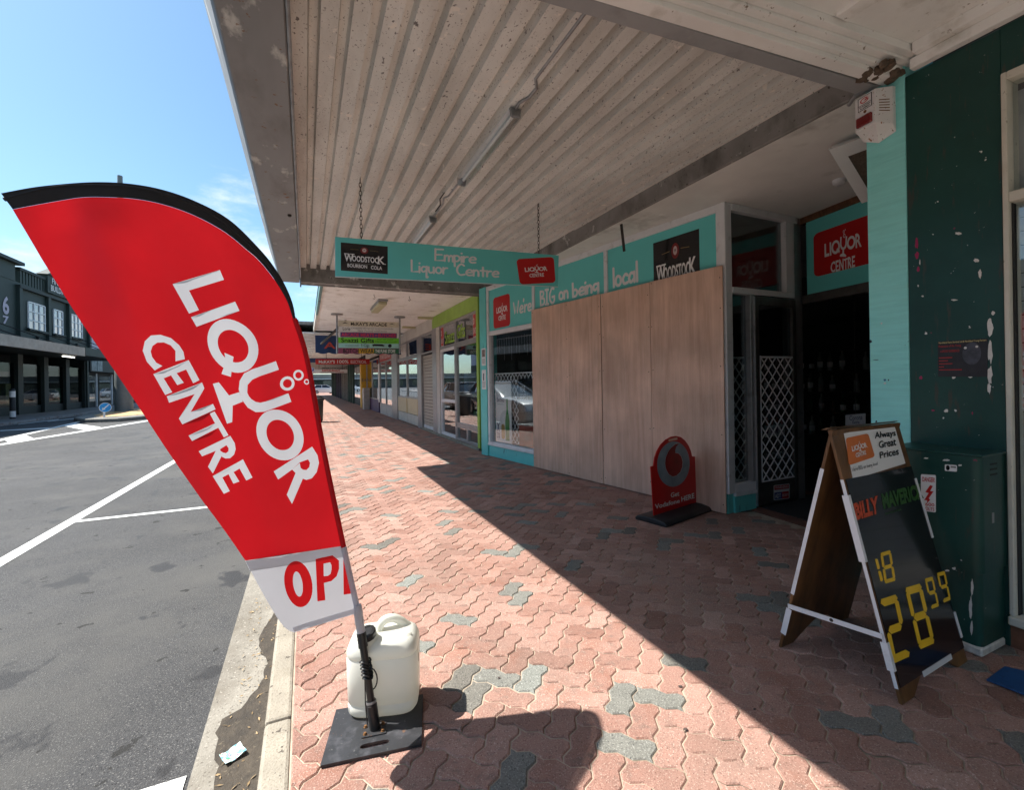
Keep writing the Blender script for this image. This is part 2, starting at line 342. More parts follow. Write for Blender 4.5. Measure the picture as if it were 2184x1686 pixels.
def tess(pg, e=22.):
    """cut a flat polygon into small triangles so that it can follow a curved surface"""
    bm = bmesh.new(); bm.faces.new([bm.verts.new((p[0], p[1], 0)) for p in pg]); bm.normal_update(); bmesh.ops.triangulate(bm, faces=bm.faces)
    for _ in range(6):
        ed = [x for x in bm.edges if x.calc_length() > e]
        if not ed: break
        bmesh.ops.subdivide_edges(bm, edges=ed, cuts=1); bmesh.ops.triangulate(bm, faces=bm.faces)
    bm.verts.index_update(); r = ([(v.co.x, v.co.y) for v in bm.verts], [tuple(v.index for v in x.verts) for x in bm.faces]); bm.free(); return r
def logo(f, m, parent, name='logo_lettering', lift=.0015, e=None):
    mb = MB(); k = 0
    for pg in LG + [LGR1b, LGR2b]:
        v, fs = tess(pg, e) if e else (pg, [tuple(range(len(pg)))])
        mb.add([f(p[0], p[1], lift + .0002 * (k % 5)) for p in v], fs); k += 1
    for v, fs in [LGU, LGC, LGR1, LGR2, LGQ, LGO] + LGB:
        mb.add([f(p[0], p[1], lift + .0010 + .0002 * (k % 4)) for p in v], fs); k += 1
    return mb.build(name, m, parent, norm=False)
def logo_unit(px, py):
    """flag drawing -> (along, up): LIQUOR 1 wide, letters 1 high"""
    a, b = .5, .5
    O = (275., 150.); R = (775., 1425.); U0 = (311., -96.); U1 = (238., -160.)
    for _ in range(12):
        ux = U0[0] + a * (U1[0] - U0[0]); uy = U0[1] + a * (U1[1] - U0[1])
        ex = O[0] + a * R[0] + b * ux - px; ey = O[1] + a * R[1] + b * uy - py
        j00 = R[0] + b * (U1[0] - U0[0]); j10 = R[1] + b * (U1[1] - U0[1])
        det = j00 * uy - ux * j10
        a -= (ex * uy - ux * ey) / det; b -= (j00 * ey - j10 * ex) / det
    return a, b
def logo_sign(f, parent, m=None, name='logo_lettering', box=(.18, .30, .84, .30), ratio=1.):
    """on a unit panel: LIQUOR baseline from x0 to x1 at height y; letter height h"""
    x0, hgt, x1, y0 = box[0], box[3], box[2], box[1]
    cache = {}
    def g(px, py, h):
        a, b = logo_unit(px, py)
        return f(x0 + (x1 - x0) * a, y0 + hgt * b, h)
    return logo(g, m or M_whitev, parent, name)
# ------------------------------------------------------------------ hand lettering
HAND = {
 'E': (.62, [[(0,1),(0,0),(.55,.05)], [(0,.97),(.5,1.)], [(0,.5),(.42,.53)]]),
 'm': (.62, [[(0,.5),(0,0)], [(0,.32),(.13,.52),(.26,.4),(.27,0)], [(.27,.32),(.4,.52),(.52,.4),(.54,0)]]),
 'p': (.48, [[(0,.55),(.05,-.4)], [(0,.46),(.2,.55),(.36,.35),(.25,.08),(.04,.06)]]),
 'i': (.14, [[(0,.5),(.01,0)], [(0,.76),(.01,.79)]]),
 'r': (.38, [[(0,.52),(0,0)], [(0,.3),(.13,.48),(.28,.5)]]),
 'e': (.52, [[(.03,.26),(.4,.31),(.34,.5),(.15,.5),(.01,.27),(.12,.03),(.4,.05)]]),
 'L': (.55, [[(0,1),(.02,.03),(.48,.06)]]),
 'q': (.50, [[(.34,.47),(.12,.5),(0,.27),(.12,.06),(.33,.2)], [(.36,.54),(.36,-.38),(.45,-.34)]]),
 'u': (.50, [[(0,.5),(.02,.14),(.15,.01),(.33,.12)], [(.35,.5),(.37,0)]]),
 'o': (.52, [[(.18,.52),(.03,.4),(.02,.14),(.2,.01),(.37,.13),(.36,.4),(.18,.52)]]),
 'C': (.66, [[(.5,.86),(.3,.98),(.06,.7),(.04,.3),(.25,.02),(.55,.08)]]),
 'n': (.48, [[(0,.52),(0,0)], [(0,.34),(.17,.52),(.32,.38),(.34,0)]]),
 't': (.46, [[(.16,.82),(.18,0)], [(0,.5),(.36,.5)]]),
 'W': (.82, [[(0,.9),(.16,.02),(.33,.6),(.48,.02),(.66,.95)]]),
 "'": (.12, [[(0,1.),(-.02,.84)]]),
 'B': (.58, [[(0,.97),(.02,0)], [(0,.95),(.32,.9),(.34,.66),(.03,.52),(.42,.42),(.4,.1),(.02,.02)]]),
 'I': (.46, [[(.15,.95),(.15,0)], [(0,.97),(.32,.95)], [(0,.02),(.32,0)]]),
 'G': (.62, [[(.46,.9),(.25,.95),(.03,.62),(.05,.22),(.28,0),(.48,.12),(.5,.4)], [(.28,.4),(.52,.41)]]),
 'b': (.52, [[(0,.97),(.02,0)], [(.01,.38),(.22,.5),(.38,.28),(.24,.02),(.02,.06)]]),
 'g': (.52, [[(.34,.47),(.12,.5),(0,.28),(.12,.1),(.33,.24)], [(.37,.52),(.35,-.2),(.17,-.36),(0,-.26)]]),
 'l': (.16, [[(0,1),(.02,0)]]),
 'c': (.46, [[(.35,.44),(.2,.52),(.02,.3),(.1,.04),(.36,.06)]]),
 'a': (.54, [[(.34,.45),(.14,.5),(0,.25),(.12,.02),(.33,.16)], [(.36,.52),(.38,0)]]),
 'h': (.50, [[(0,1),(0,0)], [(0,.34),(.17,.52),(.33,.38),(.34,0)]]),
 'v': (.46, [[(0,.52),(.17,.02),(.36,.54)]]),
 'w': (.62, [[(0,.52),(.12,.02),(.26,.42),(.4,.02),(.54,.54)]]),
 'd': (.52, [[(.34,.44),(.13,.5),(0,.25),(.12,.02),(.33,.14)], [(.36,1),(.37,0)]]),
 's': (.42, [[(.32,.46),(.12,.52),(.04,.38),(.3,.2),(.22,.02),(0,.06)]]),
 'H': (.56, [[(0,1),(0,0)], [(.42,1),(.42,0)], [(0,.5),(.42,.52)]]),
 ' ': (.38, []),
}
def catmull(p, n=5):
    if len(p) < 3: return p
    q = [p[0]] + list(p) + [p[-1]]
    if p[0] == p[-1]: q = [p[-2]] + list(p) + [p[1]]
    o = []
    for i in range(1, len(q) - 2):
        for j in range(n):
            t = j / n; a, b, c, d = q[i - 1], q[i], q[i + 1], q[i + 2]
            o.append(tuple(.5 * (2 * b[k] + (c[k] - a[k]) * t + (2 * a[k] - 5 * b[k] + 4 * c[k] - d[k]) * t * t + (3 * b[k] - a[k] - 3 * c[k] + d[k]) * t ** 3) for k in (0, 1)))
    return o + [p[-1]]
def hand(body, f, m, parent, box, th=.15, name='lettering', lift=.0015, smooth=True):
    """hand-lettered text; box=(x0, y0, x1, cap height) in the units of f"""
    tot = sum(HAND[c][0] for c in body) - .06
    x0, y0, x1, ch = box; sx = (x1 - x0) / tot; pen = 0; mb = MB(); k = 0
    for c in body:
        w, st = HAND[c]
        for s in st:
            corner = c in 'ELIWBtH' and len(s) < 6 and c != 'B'
            p = s if (corner or not smooth) else catmull(s)
            p = [Vector((q[0] + pen, q[1])) for q in p]; L = []; R = []
            for i, q in enumerate(p):
                t = (p[min(i + 1, len(p) - 1)] - p[max(0, i - 1)]); t = t.normalized() if t.length else Vector((0, 1)); nrm = Vector((-t.y, t.x)) * th / 2
                L.append(q + nrm); R.append(q - nrm)
            h = lift + .00025 * (k % 6); k += 1
            mp_ = lambda q, h=h: f(x0 + q[0] * sx, y0 + q[1] * ch, h)
            mb.add([mp_(q) for q in L + R], [(i, i + 1, len(L) + i + 1, len(L) + i) for i in range(len(L) - 1)])
            for e, o_ in ((p[0], p[1]), (p[-1], p[-2])):
                h2 = lift + .00025 * (k % 6) + .0001; k += 1
                d = (e - o_).normalized(); a0 = math.atan2(d.y, d.x) - math.pi / 2
                mb.poly([mp_((e.x + th / 2 * math.cos(a0 + math.pi * j / 6), e.y + th / 2 * math.sin(a0 + math.pi * j / 6)), h2) for j in range(7)])
        pen += w
    return mb.build(name, m, parent, norm=False)
# ================================================================== GROUND
KX0, KX1 = -.17, -.072       # kerb
GX = -.41                    # gutter / asphalt seam
RZ = -.10                    # road level
BX = 3.12                    # building line
M_asph = mat('asphalt', (.054, .054, .056), .85, var=.22, vs=.6, bump=.75, bs=150, layers=(((.19, .185, .175), 150, .565, .64), ((.016, .016, .018), 120, .56, .64), ((.090, .087, .082), 1.1, .48, .72), ((.016, .015, .016), 2.6, .60, .63, (1, .8, 1), .6), ((.020, .019, .018), 7, .64, .665)))
M_gutter = mat('gutter_concrete', (.25, .23, .195), .85, var=.16, vs=5, bump=.4, bs=90, layers=(((.17, .15, .12), 3, .46, .7), ((.12, .105, .085), 90, .58, .65), ((.4, .37, .32), 70, .60, .66)))
M_kerb = mat('kerb_concrete', (.32, .285, .23), .85, var=.12, vs=7, bump=.45, bs=110, layers=(((.22, .19, .145), 110, .55, .64), ((.24, .21, .16), 6, .52, .7), ((.09, .075, .06), 26, .64, .66)))
M_dirt = mat('damp_dirt', (.055, .043, .030), .8, var=.35, vs=18, bump=.5, bs=90, layers=(((.16, .13, .09), 60, .62, .7), ((.03, .024, .018), 7, .5, .7)))
M_line = mat('road_paint', (.72, .72, .69), .6, var=.05, vs=8, bump=.3, bs=140, layers=(((.22, .22, .21), 70, .60, .66), ((.5, .5, .48), 9, .55, .68),))
M_mortar = mat('joint_sand', (.42, .34, .26), .9, var=.25, vs=12, bump=.3, bs=120, layers=(((.26, .21, .15), 2.5, .5, .7), ((.12, .12, .06), 6, .62, .75)))
road = MB().add([(-300, -60, RZ), (GX, -60, RZ), (GX, 400, RZ), (-300, 400, RZ)], [(0, 1, 2, 3)]).build('road', M_asph, norm=False); struct(road)
gut = MB().hexa([(GX, -20, RZ - .05), (KX0 + .004, -20, RZ - .05), (KX0 + .004, 90, RZ - .05), (GX, 90, RZ - .05)], (0, 0, .058)).build('gutter', M_gutter); struct(gut)
kerb = thing('kerb', 'x', 'kerb'); del kerb['label']; del kerb['category']; struct(kerb)
y = -6.03
k = 0
while y < 88:
    ln = 1.35 if y < 20 else 6.0
    if y < 0.5 or k > 400: ln = 1.35
    MB().box(KX0, KX1, y + .004, y + ln - .004, RZ - .08, 0.002).build('kerb_stone', M_kerb, kerb, bevel=.014, seg=2); y += ln; k += 1
# damp dirt lying in the gutter along the kerb, ragged outer edge
pts = []; rr = random.Random(3)
ys = np.linspace(1.2, 3.95, 70)
edge = [KX0 - (.055 + .055 * max(0, math.sin((yy - 1.15) * 2.3)) + .03 * math.sin(yy * 9) + .02 * rr.random() + (.06 if 1.9 < yy < 2.35 else 0)) * (1 if yy < 3.0 else max(.1, (3.95 - yy) / .95)) for yy in ys]
V = [(KX0 - .002, yy, RZ + .012) for yy in ys] + [(e, yy, RZ + .0125) for e, yy in zip(edge, ys)]; n = len(ys)
dirt = MB().add(V, [(i, n + i, n + i + 1, i + 1) for i in range(n - 1)]).build('gutter_dirt', M_dirt, norm=False); dirt['kind'] = 'stuff'; tag(dirt, 'dark damp dirt collected in the gutter beside the kerb', 'dirt')
# leaf scraps and grit in the gutter
mb = MB()
for i in range(150):
    yy = rr.uniform(1.3, 3.6); xx = KX0 - rr.uniform(.01, .17); a = rr.uniform(0, 6.3); l = rr.uniform(.003, .017); w = rr.uniform(.0015, .004); c, s = math.cos(a), math.sin(a)
    z = RZ + .0145 + .0003 * (i % 7)
    mb.add([(xx - c * l, yy - s * l, z), (xx + s * w, yy - c * w, z + .003), (xx + c * l, yy + s * l, z + .002), (xx - s * w, yy + c * w, z)], [(0, 1, 2, 3)])
lit = mb.build('leaf_scraps', mat('dry_leaf', (.36, .25, .13), .8, var=.5, vs=40), norm=False); lit['kind'] = 'stuff'; tag(lit, 'dry leaf scraps and twigs scattered in the gutter', 'leaf litter')
# ---- road markings (4 mm sheets)
def marking(pts, name='road_marking', z=RZ + .004):
    o = MB().poly([(p[0], p[1], z) for p in pts]).build(name, M_line, norm=False); struct(o); return o
marking([(-2.42, 1), (-2.30, 1), (-2.30, 30), (-2.42, 30)])
for yy in (2.0, 6.5, 11.6, 16.7): marking([(-2.30, yy - .05), (GX - .015, yy - .04), (GX - .015, yy + .05), (-2.30, yy + .05)], z=RZ + .0045)
g = lambda zx, zy: G(zx * .4151 / 1., 862 + zy * .4151 * 1. - 0.02, RZ)   # from the enlarged road view
def Zr(zx, zy): return G(zx * .2308, 861.8 + zy * .2308, RZ)
for q in ([(0, 372), (1430, 142), (1430, 152), (0, 386)], [(0, 330), (795, 148), (795, 158), (0, 346)],
          [(45, 338), (235, 290), (315, 322), (82, 362)], [(590, 206), (690, 182), (935, 216), (775, 243)],
          [(0, 246), (490, 218), (470, 228), (0, 254)], [(160, 190), (540, 142), (545, 147), (180, 192)], [(430, 163), (770, 124), (775, 129), (450, 166)]):
    marking([Zr(*p) for p in q])
# ---- footpath base and pavers (45 degree herringbone of zig-zag pavers)
fp = MB().add([(KX1 - .001, -12, -.006), (9.5, -12, -.006), (9.5, 92, -.006), (KX1 - .001, 92, -.006)], [(0, 1, 2, 3)]).build('footpath', M_mortar, norm=False); struct(fp)
def paver_mat(name, c, lay):
    m = mat(name, c, .85, var=.10, vs=14, bump=.5, bs=160, layers=lay)
    N = m.node_tree.nodes; L = m.node_tree.links; b = N['Principled BSDF']; src = b.inputs['Base Color'].links[0].from_socket
    at = N.new('ShaderNodeAttribute'); at.attribute_name = 'tone'; mm = N.new('ShaderNodeMix'); mm.data_type = 'RGBA'; mm.blend_type = 'MULTIPLY'; mm.inputs[0].default_value = 1
    L.new(src, mm.inputs[6]); L.new(at.outputs['Color'], mm.inputs[7]); L.new(mm.outputs[2], b.inputs['Base Color']); return m
M_pred = paver_mat('red_paver', (.335, .188, .148), (((.26, .17, .135), 1.3, .48, .72), ((.29, .14, .10), 5, .52, .7), ((.24, .15, .12), 22, .55, .68), ((.48, .34, .28), 175, .57, .63), ((.16, .08, .06), 150, .58, .65)))
M_pgrey = paver_mat('grey_paver', (.17, .165, .145), (((.32, .31, .28), 175, .55, .63), ((.07, .07, .065), 150, .56, .64)))
S_ = .1005; AMP = .0088; CH = .0050; GAP = .0020
ZZ = [(0, 0), (.28, 1), (.72, -1)]
def unit_edge(p, q):
    d = (q - p); u = d.normalized(); flip = 1
    horiz = abs(d.x) > abs(d.y)
    sgn = 1 if (d.x > 0 if horiz else d.y > 0) else -1
    nn = Vector((0, 1)) if horiz else Vector((1, 0))
    out = []
    for t, a in ZZ:
        out.append(p + d * t + nn * (AMP * a * (1 if sgn > 0 else -1)))
    return out
def outline(i, j, hz):
    c = [(i, j), (i + 1, j), (i + 2, j), (i + 2, j + 1), (i + 1, j + 1), (i, j + 1)] if hz else [(i, j), (i + 1, j), (i + 1, j + 1), (i + 1, j + 2), (i, j + 2), (i, j + 1)]
    c = [Vector((a * S_, b * S_)) for a, b in c]; o = []
    for k in range(6): o += unit_edge(c[k], c[(k + 1) % 6])
    return o
def offset(poly, d):
    o = []; n = len(poly)
    for k in range(n):
        a = (poly[k] - poly[k - 1]).normalized(); b = (poly[(k + 1) % n] - poly[k]).normalized()
        na = Vector((-a.y, a.x)); nb = Vector((-b.y, b.x)); m_ = (na + nb); m_ = m_.normalized() / max(.5, m_.normalized().dot(na)) if m_.length > 1e-6 else na
        o.append(poly[k] + m_ * d)
    return o
def clip(poly, xm, left):
    o = []
    for k in range(len(poly)):
        p, q = poly[k], poly[(k + 1) % len(poly)]
        ip = (p.x >= xm) if left else (p.x <= xm); iq = (q.x >= xm) if left else (q.x <= xm)
        if ip: o.append(p)
        if ip != iq: t = (xm - p.x) / (q.x - p.x); o.append(p + (q - p) * t)
    return o
c45 = math.cos(math.pi / 4)
rot = lambda p: Vector((c45 * (p.x - p.y), c45 * (p.x + p.y))) + Vector((.03, .05))
rg = random.Random(11)
pav = []
YMAX = 24.
for i in range(-36, 290):
    for j in range(-145, 270):
        r = (i - j) % 4
        if r not in (0, 3): continue
        cc = rot(Vector(((i + (1 if r == 0 else .5)) * S_, (j + (.5 if r == 0 else 1)) * S_)))
        if not (KX1 - .1 < cc.x < 3.95 and -.4 < cc.y < YMAX): continue
        if cc.x > BX + .12 and not (1.5 < cc.y < 7.5): continue
        # skip what the camera cannot see
        z_ = cc.x * FWD[0] + cc.y * FWD[1]
        if z_ < .25: continue
        u_ = (cc.x * RGT[0] + cc.y * RGT[1]) / z_
        if abs(u_) > 1.75: continue
        grey = rg.random() < .10; tone = rg.gauss(1, .11)
        pav.append((z_, cc, r == 0, i, j, grey, max(.72, min(1.28, tone)), rg.gauss(0, .0010)))
pav.sort(key=lambda p: p[0] - .25 * (p[1].x > .0) )
vis = [p for p in pav if abs((p[1].x * RGT[0] + p[1].y * RGT[1]) / p[0]) < 1.16 and H / p[0] < .93]
near = set(id(p) for p in vis[:300])
def paver_mesh(poly, z, mb):
    """mortar-level ring, then chamfered top"""
    lo = offset(poly, GAP); hi = offset(poly, GAP + CH); n = len(poly)
    mb.add([(p.x, p.y, -.005) for p in lo] + [(p.x, p.y, z) for p in hi], [(k, (k + 1) % n, n + (k + 1) % n, n + k) for k in range(n)] + [tuple(range(n, 2 * n))])
def settone(me, vals):
    at = me.attributes.new('tone', 'FLOAT_COLOR', 'FACE'); at.data.foreach_set('color', [c for v in vals for c in v])
cache = {}
bulk = {True: (MB(), []), False: (MB(), [])}
for p in pav:
    z_, cc, hz, i, j, grey, tone, dz = p
    tn = (tone, tone * (1 + .25 * (tone - 1)), tone * (1 + .35 * (tone - 1)), 1)
    poly = [rot(q) for q in outline(i, j, hz)]
    xs = [q.x for q in poly]; cut = min(xs) < KX1 + .004 or max(xs) > 3.95
    if cut:
        poly = clip(poly, KX1 + .003, True)
        if len(poly) < 3 or max(q.x for q in poly) - min(q.x for q in poly) < .025: continue
        poly = [q for k, q in enumerate(poly) if (q - poly[k - 1]).length > .004]
    if id(p) in near:
        if cut:
            mb = MB(); paver_mesh([q - cc for q in poly], 0, mb); me = bpy.data.meshes.new('paver'); me.from_pydata(mb.v, [], mb.f); settone(me, [tn] * len(mb.f)); me.materials.append(M_pgrey if grey else M_pred)
        else:
            tq = round(tone * 12) / 12; key = (hz, grey, tq)
            if key not in cache:
                mb = MB(); paver_mesh([q - cc for q in poly], 0, mb); me = bpy.data.meshes.new('paver'); me.from_pydata(mb.v, [], mb.f); settone(me, [(tq, tq * (1 + .25 * (tq - 1)), tq * (1 + .35 * (tq - 1)), 1)] * len(mb.f)); me.materials.append(M_pgrey if grey else M_pred); cache[key] = me
            me = cache[key]
        o = bpy.data.objects.new('paver', me); COL.objects.link(o); o.parent = fp; o.location = (cc.x, cc.y, dz); o.rotation_euler = (rg.gauss(0, .004), rg.gauss(0, .004), 0)
    else:
        mb, tl = bulk[grey]; k0 = len(mb.f); paver_mesh(poly, dz, mb); tl += [tn] * (len(mb.f) - k0)
for grey, (mb, tl) in bulk.items():
    o = mb.build('paver_field', M_pgrey if grey else M_pred, fp, norm=False); settone(o.data, tl); o['kind'] = 'stuff'
# far footpath beyond the modelled pavers: one red sheet just above the base
M_farpath = mat('far_red_paving', (.34, .20, .155), .85, var=.16, vs=3, layers=(((.22, .12, .09), 14, .55, .7, (1, 2.4, 1)), ((.3, .28, .25), 7, .66, .70)))
o = MB().add([(KX1, YMAX - .1, -.002), (4, YMAX - .1, -.002), (4, 92, -.002), (KX1, 92, -.002)], [(0, 1, 2, 3)]).build('far_footpath', M_farpath, norm=False); struct(o)
# cross-street at the far end and the footpath over the road
o = MB().add([(-60, 92, RZ + .003), (60, 92, RZ + .003), (60, 400, RZ + .003), (-60, 400, RZ + .003)], [(0, 1, 2, 3)]).build('cross_street', M_asph, norm=False); struct(o)
FK = -11.2
M_fpave = mat('far_grey_paving', (.30, .28, .26), .85, var=.15, vs=3, layers=(((.2, .12, .1), 4, .5, .7),))
o = MB().box(-14, FK, 5, 92, RZ - .2, RZ + .12).build('opposite_footpath', M_fpave, bevel=.02); struct(o)
# ================================================================== LIQUOR SHOP
S0 = G(1143, 997); S1 = G(1555, 1098); SL = (S1 - S0).length
SF = Fr(S0, S1 - S0, Vector(((S1 - S0).y, -(S1 - S0).x, 0)))
if SF.c.x > 0: SF.c = -SF.c
RF = Fr((S1.x, S1.y, 0), (1, .012, 0), (.012, -1, 0))
HF = Fr((5.0, 3.245, 0), (-.162, -.987, 0), (-.987, .162, 0))
CZ = 3.10
shop = thing('liquor_shop', 'teal liquor shop with white framed splayed front and dark open doorway', 'shop', (4.2, 5, 0))
B = SF.B
B('pilaster', M_teal, shop, -1.66, -1.43, 0, CZ, -.2, .03, .004)
B('stallboard', M_teal, shop, -1.43, 3.19, 0, .20, -.12, 0, .003)
B('sill', M_white, shop, -1.43, 3.12, .20, .235, -.1, .028, .004); B('sill', M_white, shop, -1.43, 3.12, .2355, .265, -.1, .016, .003)
B('jamb', M_white, shop, -1.43, -1.365, .2655, CZ, -.09, .014, .004)
for z0, z1 in ((2.205, 2.275), (3.02, CZ - .002)): B('transom', M_white, shop, -1.3645, 3.109, z0, z1, -.09, .012, .004)
for s in (0.005, 1.575): B('mullion', M_white, shop, s - .03, s + .03, 2.2755, 3.0195, -.09, .010, .004)
B('mullion', M_white, shop, -.03, .03, .2655, 2.2045, -.09, .010, .004)
B('corner_post', M_white, shop, 3.11, 3.21, .20, CZ - .001, -.1, .016, .006)
pan = []
for a0, a1 in ((-1.3645, -.0255), (.0355, 1.5445), (1.6055, 3.109)): pan.append(B('fascia_panel', M_tealboard, shop, a0, a1, 2.2755, 3.0195, -.06, -.012))
B('panel_joint', M_dark, shop, .40, .404, 2.28, 3.015, -.0118, -.0105)
B('window_pane', M_glass, shop, -1.3645, -.031, .2655, 2.2045, -.045, -.039)
# logo panel and lettering on the fascia
def spx(c): return lambda x, y, h=0.: SF.px(x, y, c + h)
fp1 = frmap(SF, -1.22, -.68, 2.31, 2.86, -.0118)
shape([rrect(0, 0, 1, 1, .12, .12)], fp1, M_red, pan[0], 'logo_panel', .001)
logo_sign(lambda x, y, h: fp1(x, y, h), pan[0], box=(.2, .47, .86, .19), name='logo_lettering').location.z = 0
def hand_at(w, par, xl, xr, yb, yt, th):
    a0, b0 = SF.inv(SF.px(xl, yb, -.0118)); a1, _ = SF.inv(SF.px(xr, yb, -.0118)); _, bt = SF.inv(SF.px(xl, yt, -.0118))
    hand(w, lambda x, y, h=0.: SF.pt(x, y, -.0118 + h), M_whitev, par, (a0, b0, a1, bt - b0), th)
hand_at("We're", pan[0], 1096, 1134, 671, 644, .16)
hand_at('BIG', pan[1], 1153, 1184, 653, 621, .16)
hand_at('on', pan[1], 1193, 1213, 640, 610, .17); hand_at('being', pan[1], 1222, 1279, 634, 604, .17)
hand_at('local', pan[2], 1309, 1362, 612, 573, .16)
M_wred = mat('dark_red_seal', (.18, .012, .012), .4); M_gold = mat('dull_gold_print', (.25, .17, .06), .4); M_greyp = mat('grey_print', (.16, .15, .14), .5)
def woodstock(f, parent, cut=0.):
    shape([[(0, cut), (1, cut), (1, 1), (0, 1)]], f, M_blackvinyl, parent, 'brand_panel', .001)
    shape([circ((.5, .78), .085, .12, 18)], f, M_wred, parent, 'seal', .002); shape([circ((.5, .785), .045, .07, 14)], f, mat('pale_print', (.6, .5, .48), .5), parent, 'seal_centre', .0025)
    text('W', f, M_blackvinyl, parent, box=(.475, .76, .525, .815), lift=.003)
    shape([[(.2, .775), (.38, .79), (.38, .8), (.2, .785)], [(.62, .79), (.8, .775), (.8, .785), (.62, .8)]], f, M_gold, parent, 'scroll_print', .002)
    text('W', f, M_whitev, parent, 'brand_lettering', (.07, .34, .27, .62), .003, .02)
    text('OODSTOC', f, M_whitev, parent, 'brand_lettering', (.24, .36, .80, .57), .0035, .025)
    text('K', f, M_whitev, parent, 'brand_lettering', (.79, .34, .94, .62), .003, .02)
    shape([[(.07, .60), (.17, .60), (.17, .625), (.07, .625)], [(.19, .60), (.29, .60), (.29, .625), (.19, .625)], [(.77, .335), (.84, .335), (.84, .36), (.77, .36)], [(.89, .335), (.96, .335), (.96, .36), (.89, .36)]], f, M_whitev, parent, 'serifs', .0042)
    if cut < .1:
        text('GENUINE KENTUCKY', f, M_greyp, parent, box=(.2, .285, .8, .315), lift=.002)
        text('BOURBON', f, M_whitev, parent, box=(.14, .14, .56, .27), lift=.003, bold=.02); text('COLA', f, M_whitev, parent, box=(.64, .13, .88, .26), lift=.003, bold=.02)
wf = frmap(SF, 2.32, 2.91, 2.20, 2.92, -.0118)
woodstock(wf, pan[2])
# return wall beside the door
R_ = RF.B
R_('stallboard', M_teal, shop, .09, .40, 0, .165, -.1, 0)
for z0, z1, c in ((.166, .2, .012), (.2005, .29, .004)): R_('sill', M_white, shop, .09, .40, z0, z1, -.08, c, .003)
R_('transom', M_white, shop, .096, 1.055, 2.205, 2.265, -.08, .012, .004); R_('head', M_white, shop, .096, 1.12, 3.03, CZ - .002, -.08, .014, .004)
R_('jamb', M_white, shop, .92, 1.055, 2.2655, 3.0295, -.08, .013, .004); R_('jamb', M_alu, shop, 1.058, 1.20, 0, CZ - .001, -.14, .0, .004)
R_('mullion', M_alu, shop, .345, .398, .2905, 2.2045, -.08, .010, .004)
R_('window_pane', M_glassd, shop, .096, .92, 2.2655, 3.0295, -.05, -.044); R_('window_pane', M_glassd, shop, .096, .345, .2905, 2.2045, -.05, -.044)
def diamond_mesh(fr, a0, a1, b0, b1, c, name, parent, dw, dh, r=.0045, bow=True):
    """expanding trellis: two families of slats clipped to the rectangle"""
    mb = MB(); W_, H_ = a1 - a0, b1 - b0; n = int(W_ / dw + H_ / dh) + 3; sl = dh / dw
    for k in range(-n, n):
        for s in (1, -1):
            x0 = k * dw
            P = []
            for t in (0, 1):
                pass
            # line: y = s*sl*(x - x0)
            seg = []
            for xx in (0, W_):
                yy = s * sl * (xx - x0)
                if -1e-6 <= yy <= H_ + 1e-6: seg.append((xx, yy))
            for yy in (0, H_):
                xx = x0 + yy / (s * sl)
                if 0 < xx < W_: seg.append((xx, yy))
            if len(seg) == 2 and math.dist(*seg) > .02:
                off = .0035 * s
                mb.bar(fr.pt(a0 + seg[0][0], b0 + seg[0][1], c + off), fr.pt(a0 + seg[1][0], b0 + seg[1][1], c + off), .0125, .006, fr.c)
    mb.bar(fr.pt(a0, b1, c), fr.pt(a1, b1, c), .02, .014, fr.c); mb.bar(fr.pt(a0, b0, c), fr.pt(a1, b0, c), .012, .012, fr.c)
    return mb.build(name, M_mesh, parent)
diamond_mesh(SF, -1.36, -.035, .29, 1.50, -.11, 'security_grille', shop, .105, .14)
diamond_mesh(RF, .10, .345, .30, 1.56, -.075, 'security_grille', shop, .115, .13)
# door leaf
door = RF.box(MB(), .405, .465, .03, 2.19, -.03, .02); RF.box(door, .995, 1.055, .03, 2.19, -.03, .02); RF.box(door, .4655, .9945, 2.10, 2.19, -.03, .02); RF.box(door, .4655, .9945, .03, .27, -.03, .018)
door = door.build('shop_door', M_dkalu, shop, bevel=.004)
R_('door_glass', M_glassd, door, .4655, .9945, .2705, 2.0995, -.012, -.006)
R_('door_edge_trim', M_white, door, .4655, .478, .27, 1.58, .0, .022)
diamond_mesh(RF, .475, .99, .275, 1.565, .012, 'security_grille', door, .128, .145)
RF.box(MB(), .395, .404, .03, 2.19, -.02, .022).build('door_strip', M_alu, door)
adt = quadmap((1650, 1036), (1684, 1032), (1684, 1064), (1650, 1068), lambda x, y, h=0.: RF.px(x, y, .0185 + h))
shape([rrect(0, 0, 1, 1, .06, .06)], adt, M_whitev, door, 'warning_sticker', .001); shape([[(.05, .68), (.95, .68), (.95, .95), (.05, .95)]], adt, M_red, door, 'sticker_band', .002)
shape([[(.05, .05), (.95, .05), (.95, .5), (.05, .5)]], adt, mat('blue_print', (.02, .05, .25), .4), door, 'sticker_band', .002); shape([[(.52, .05), (.95, .05), (.95, .5), (.52, .5)]], adt, M_red, door, 'sticker_band', .003)
text('WARNING', adt, M_whitev, door, box=(.1, .73, .9, .91), lift=.0035); text('ADT', adt, M_whitev, door, box=(.09, .12, .46, .42), lift=.004, bold=.03); text('SECURITY', adt, M_whitev, door, box=(.54, .18, .93, .36), lift=.004)
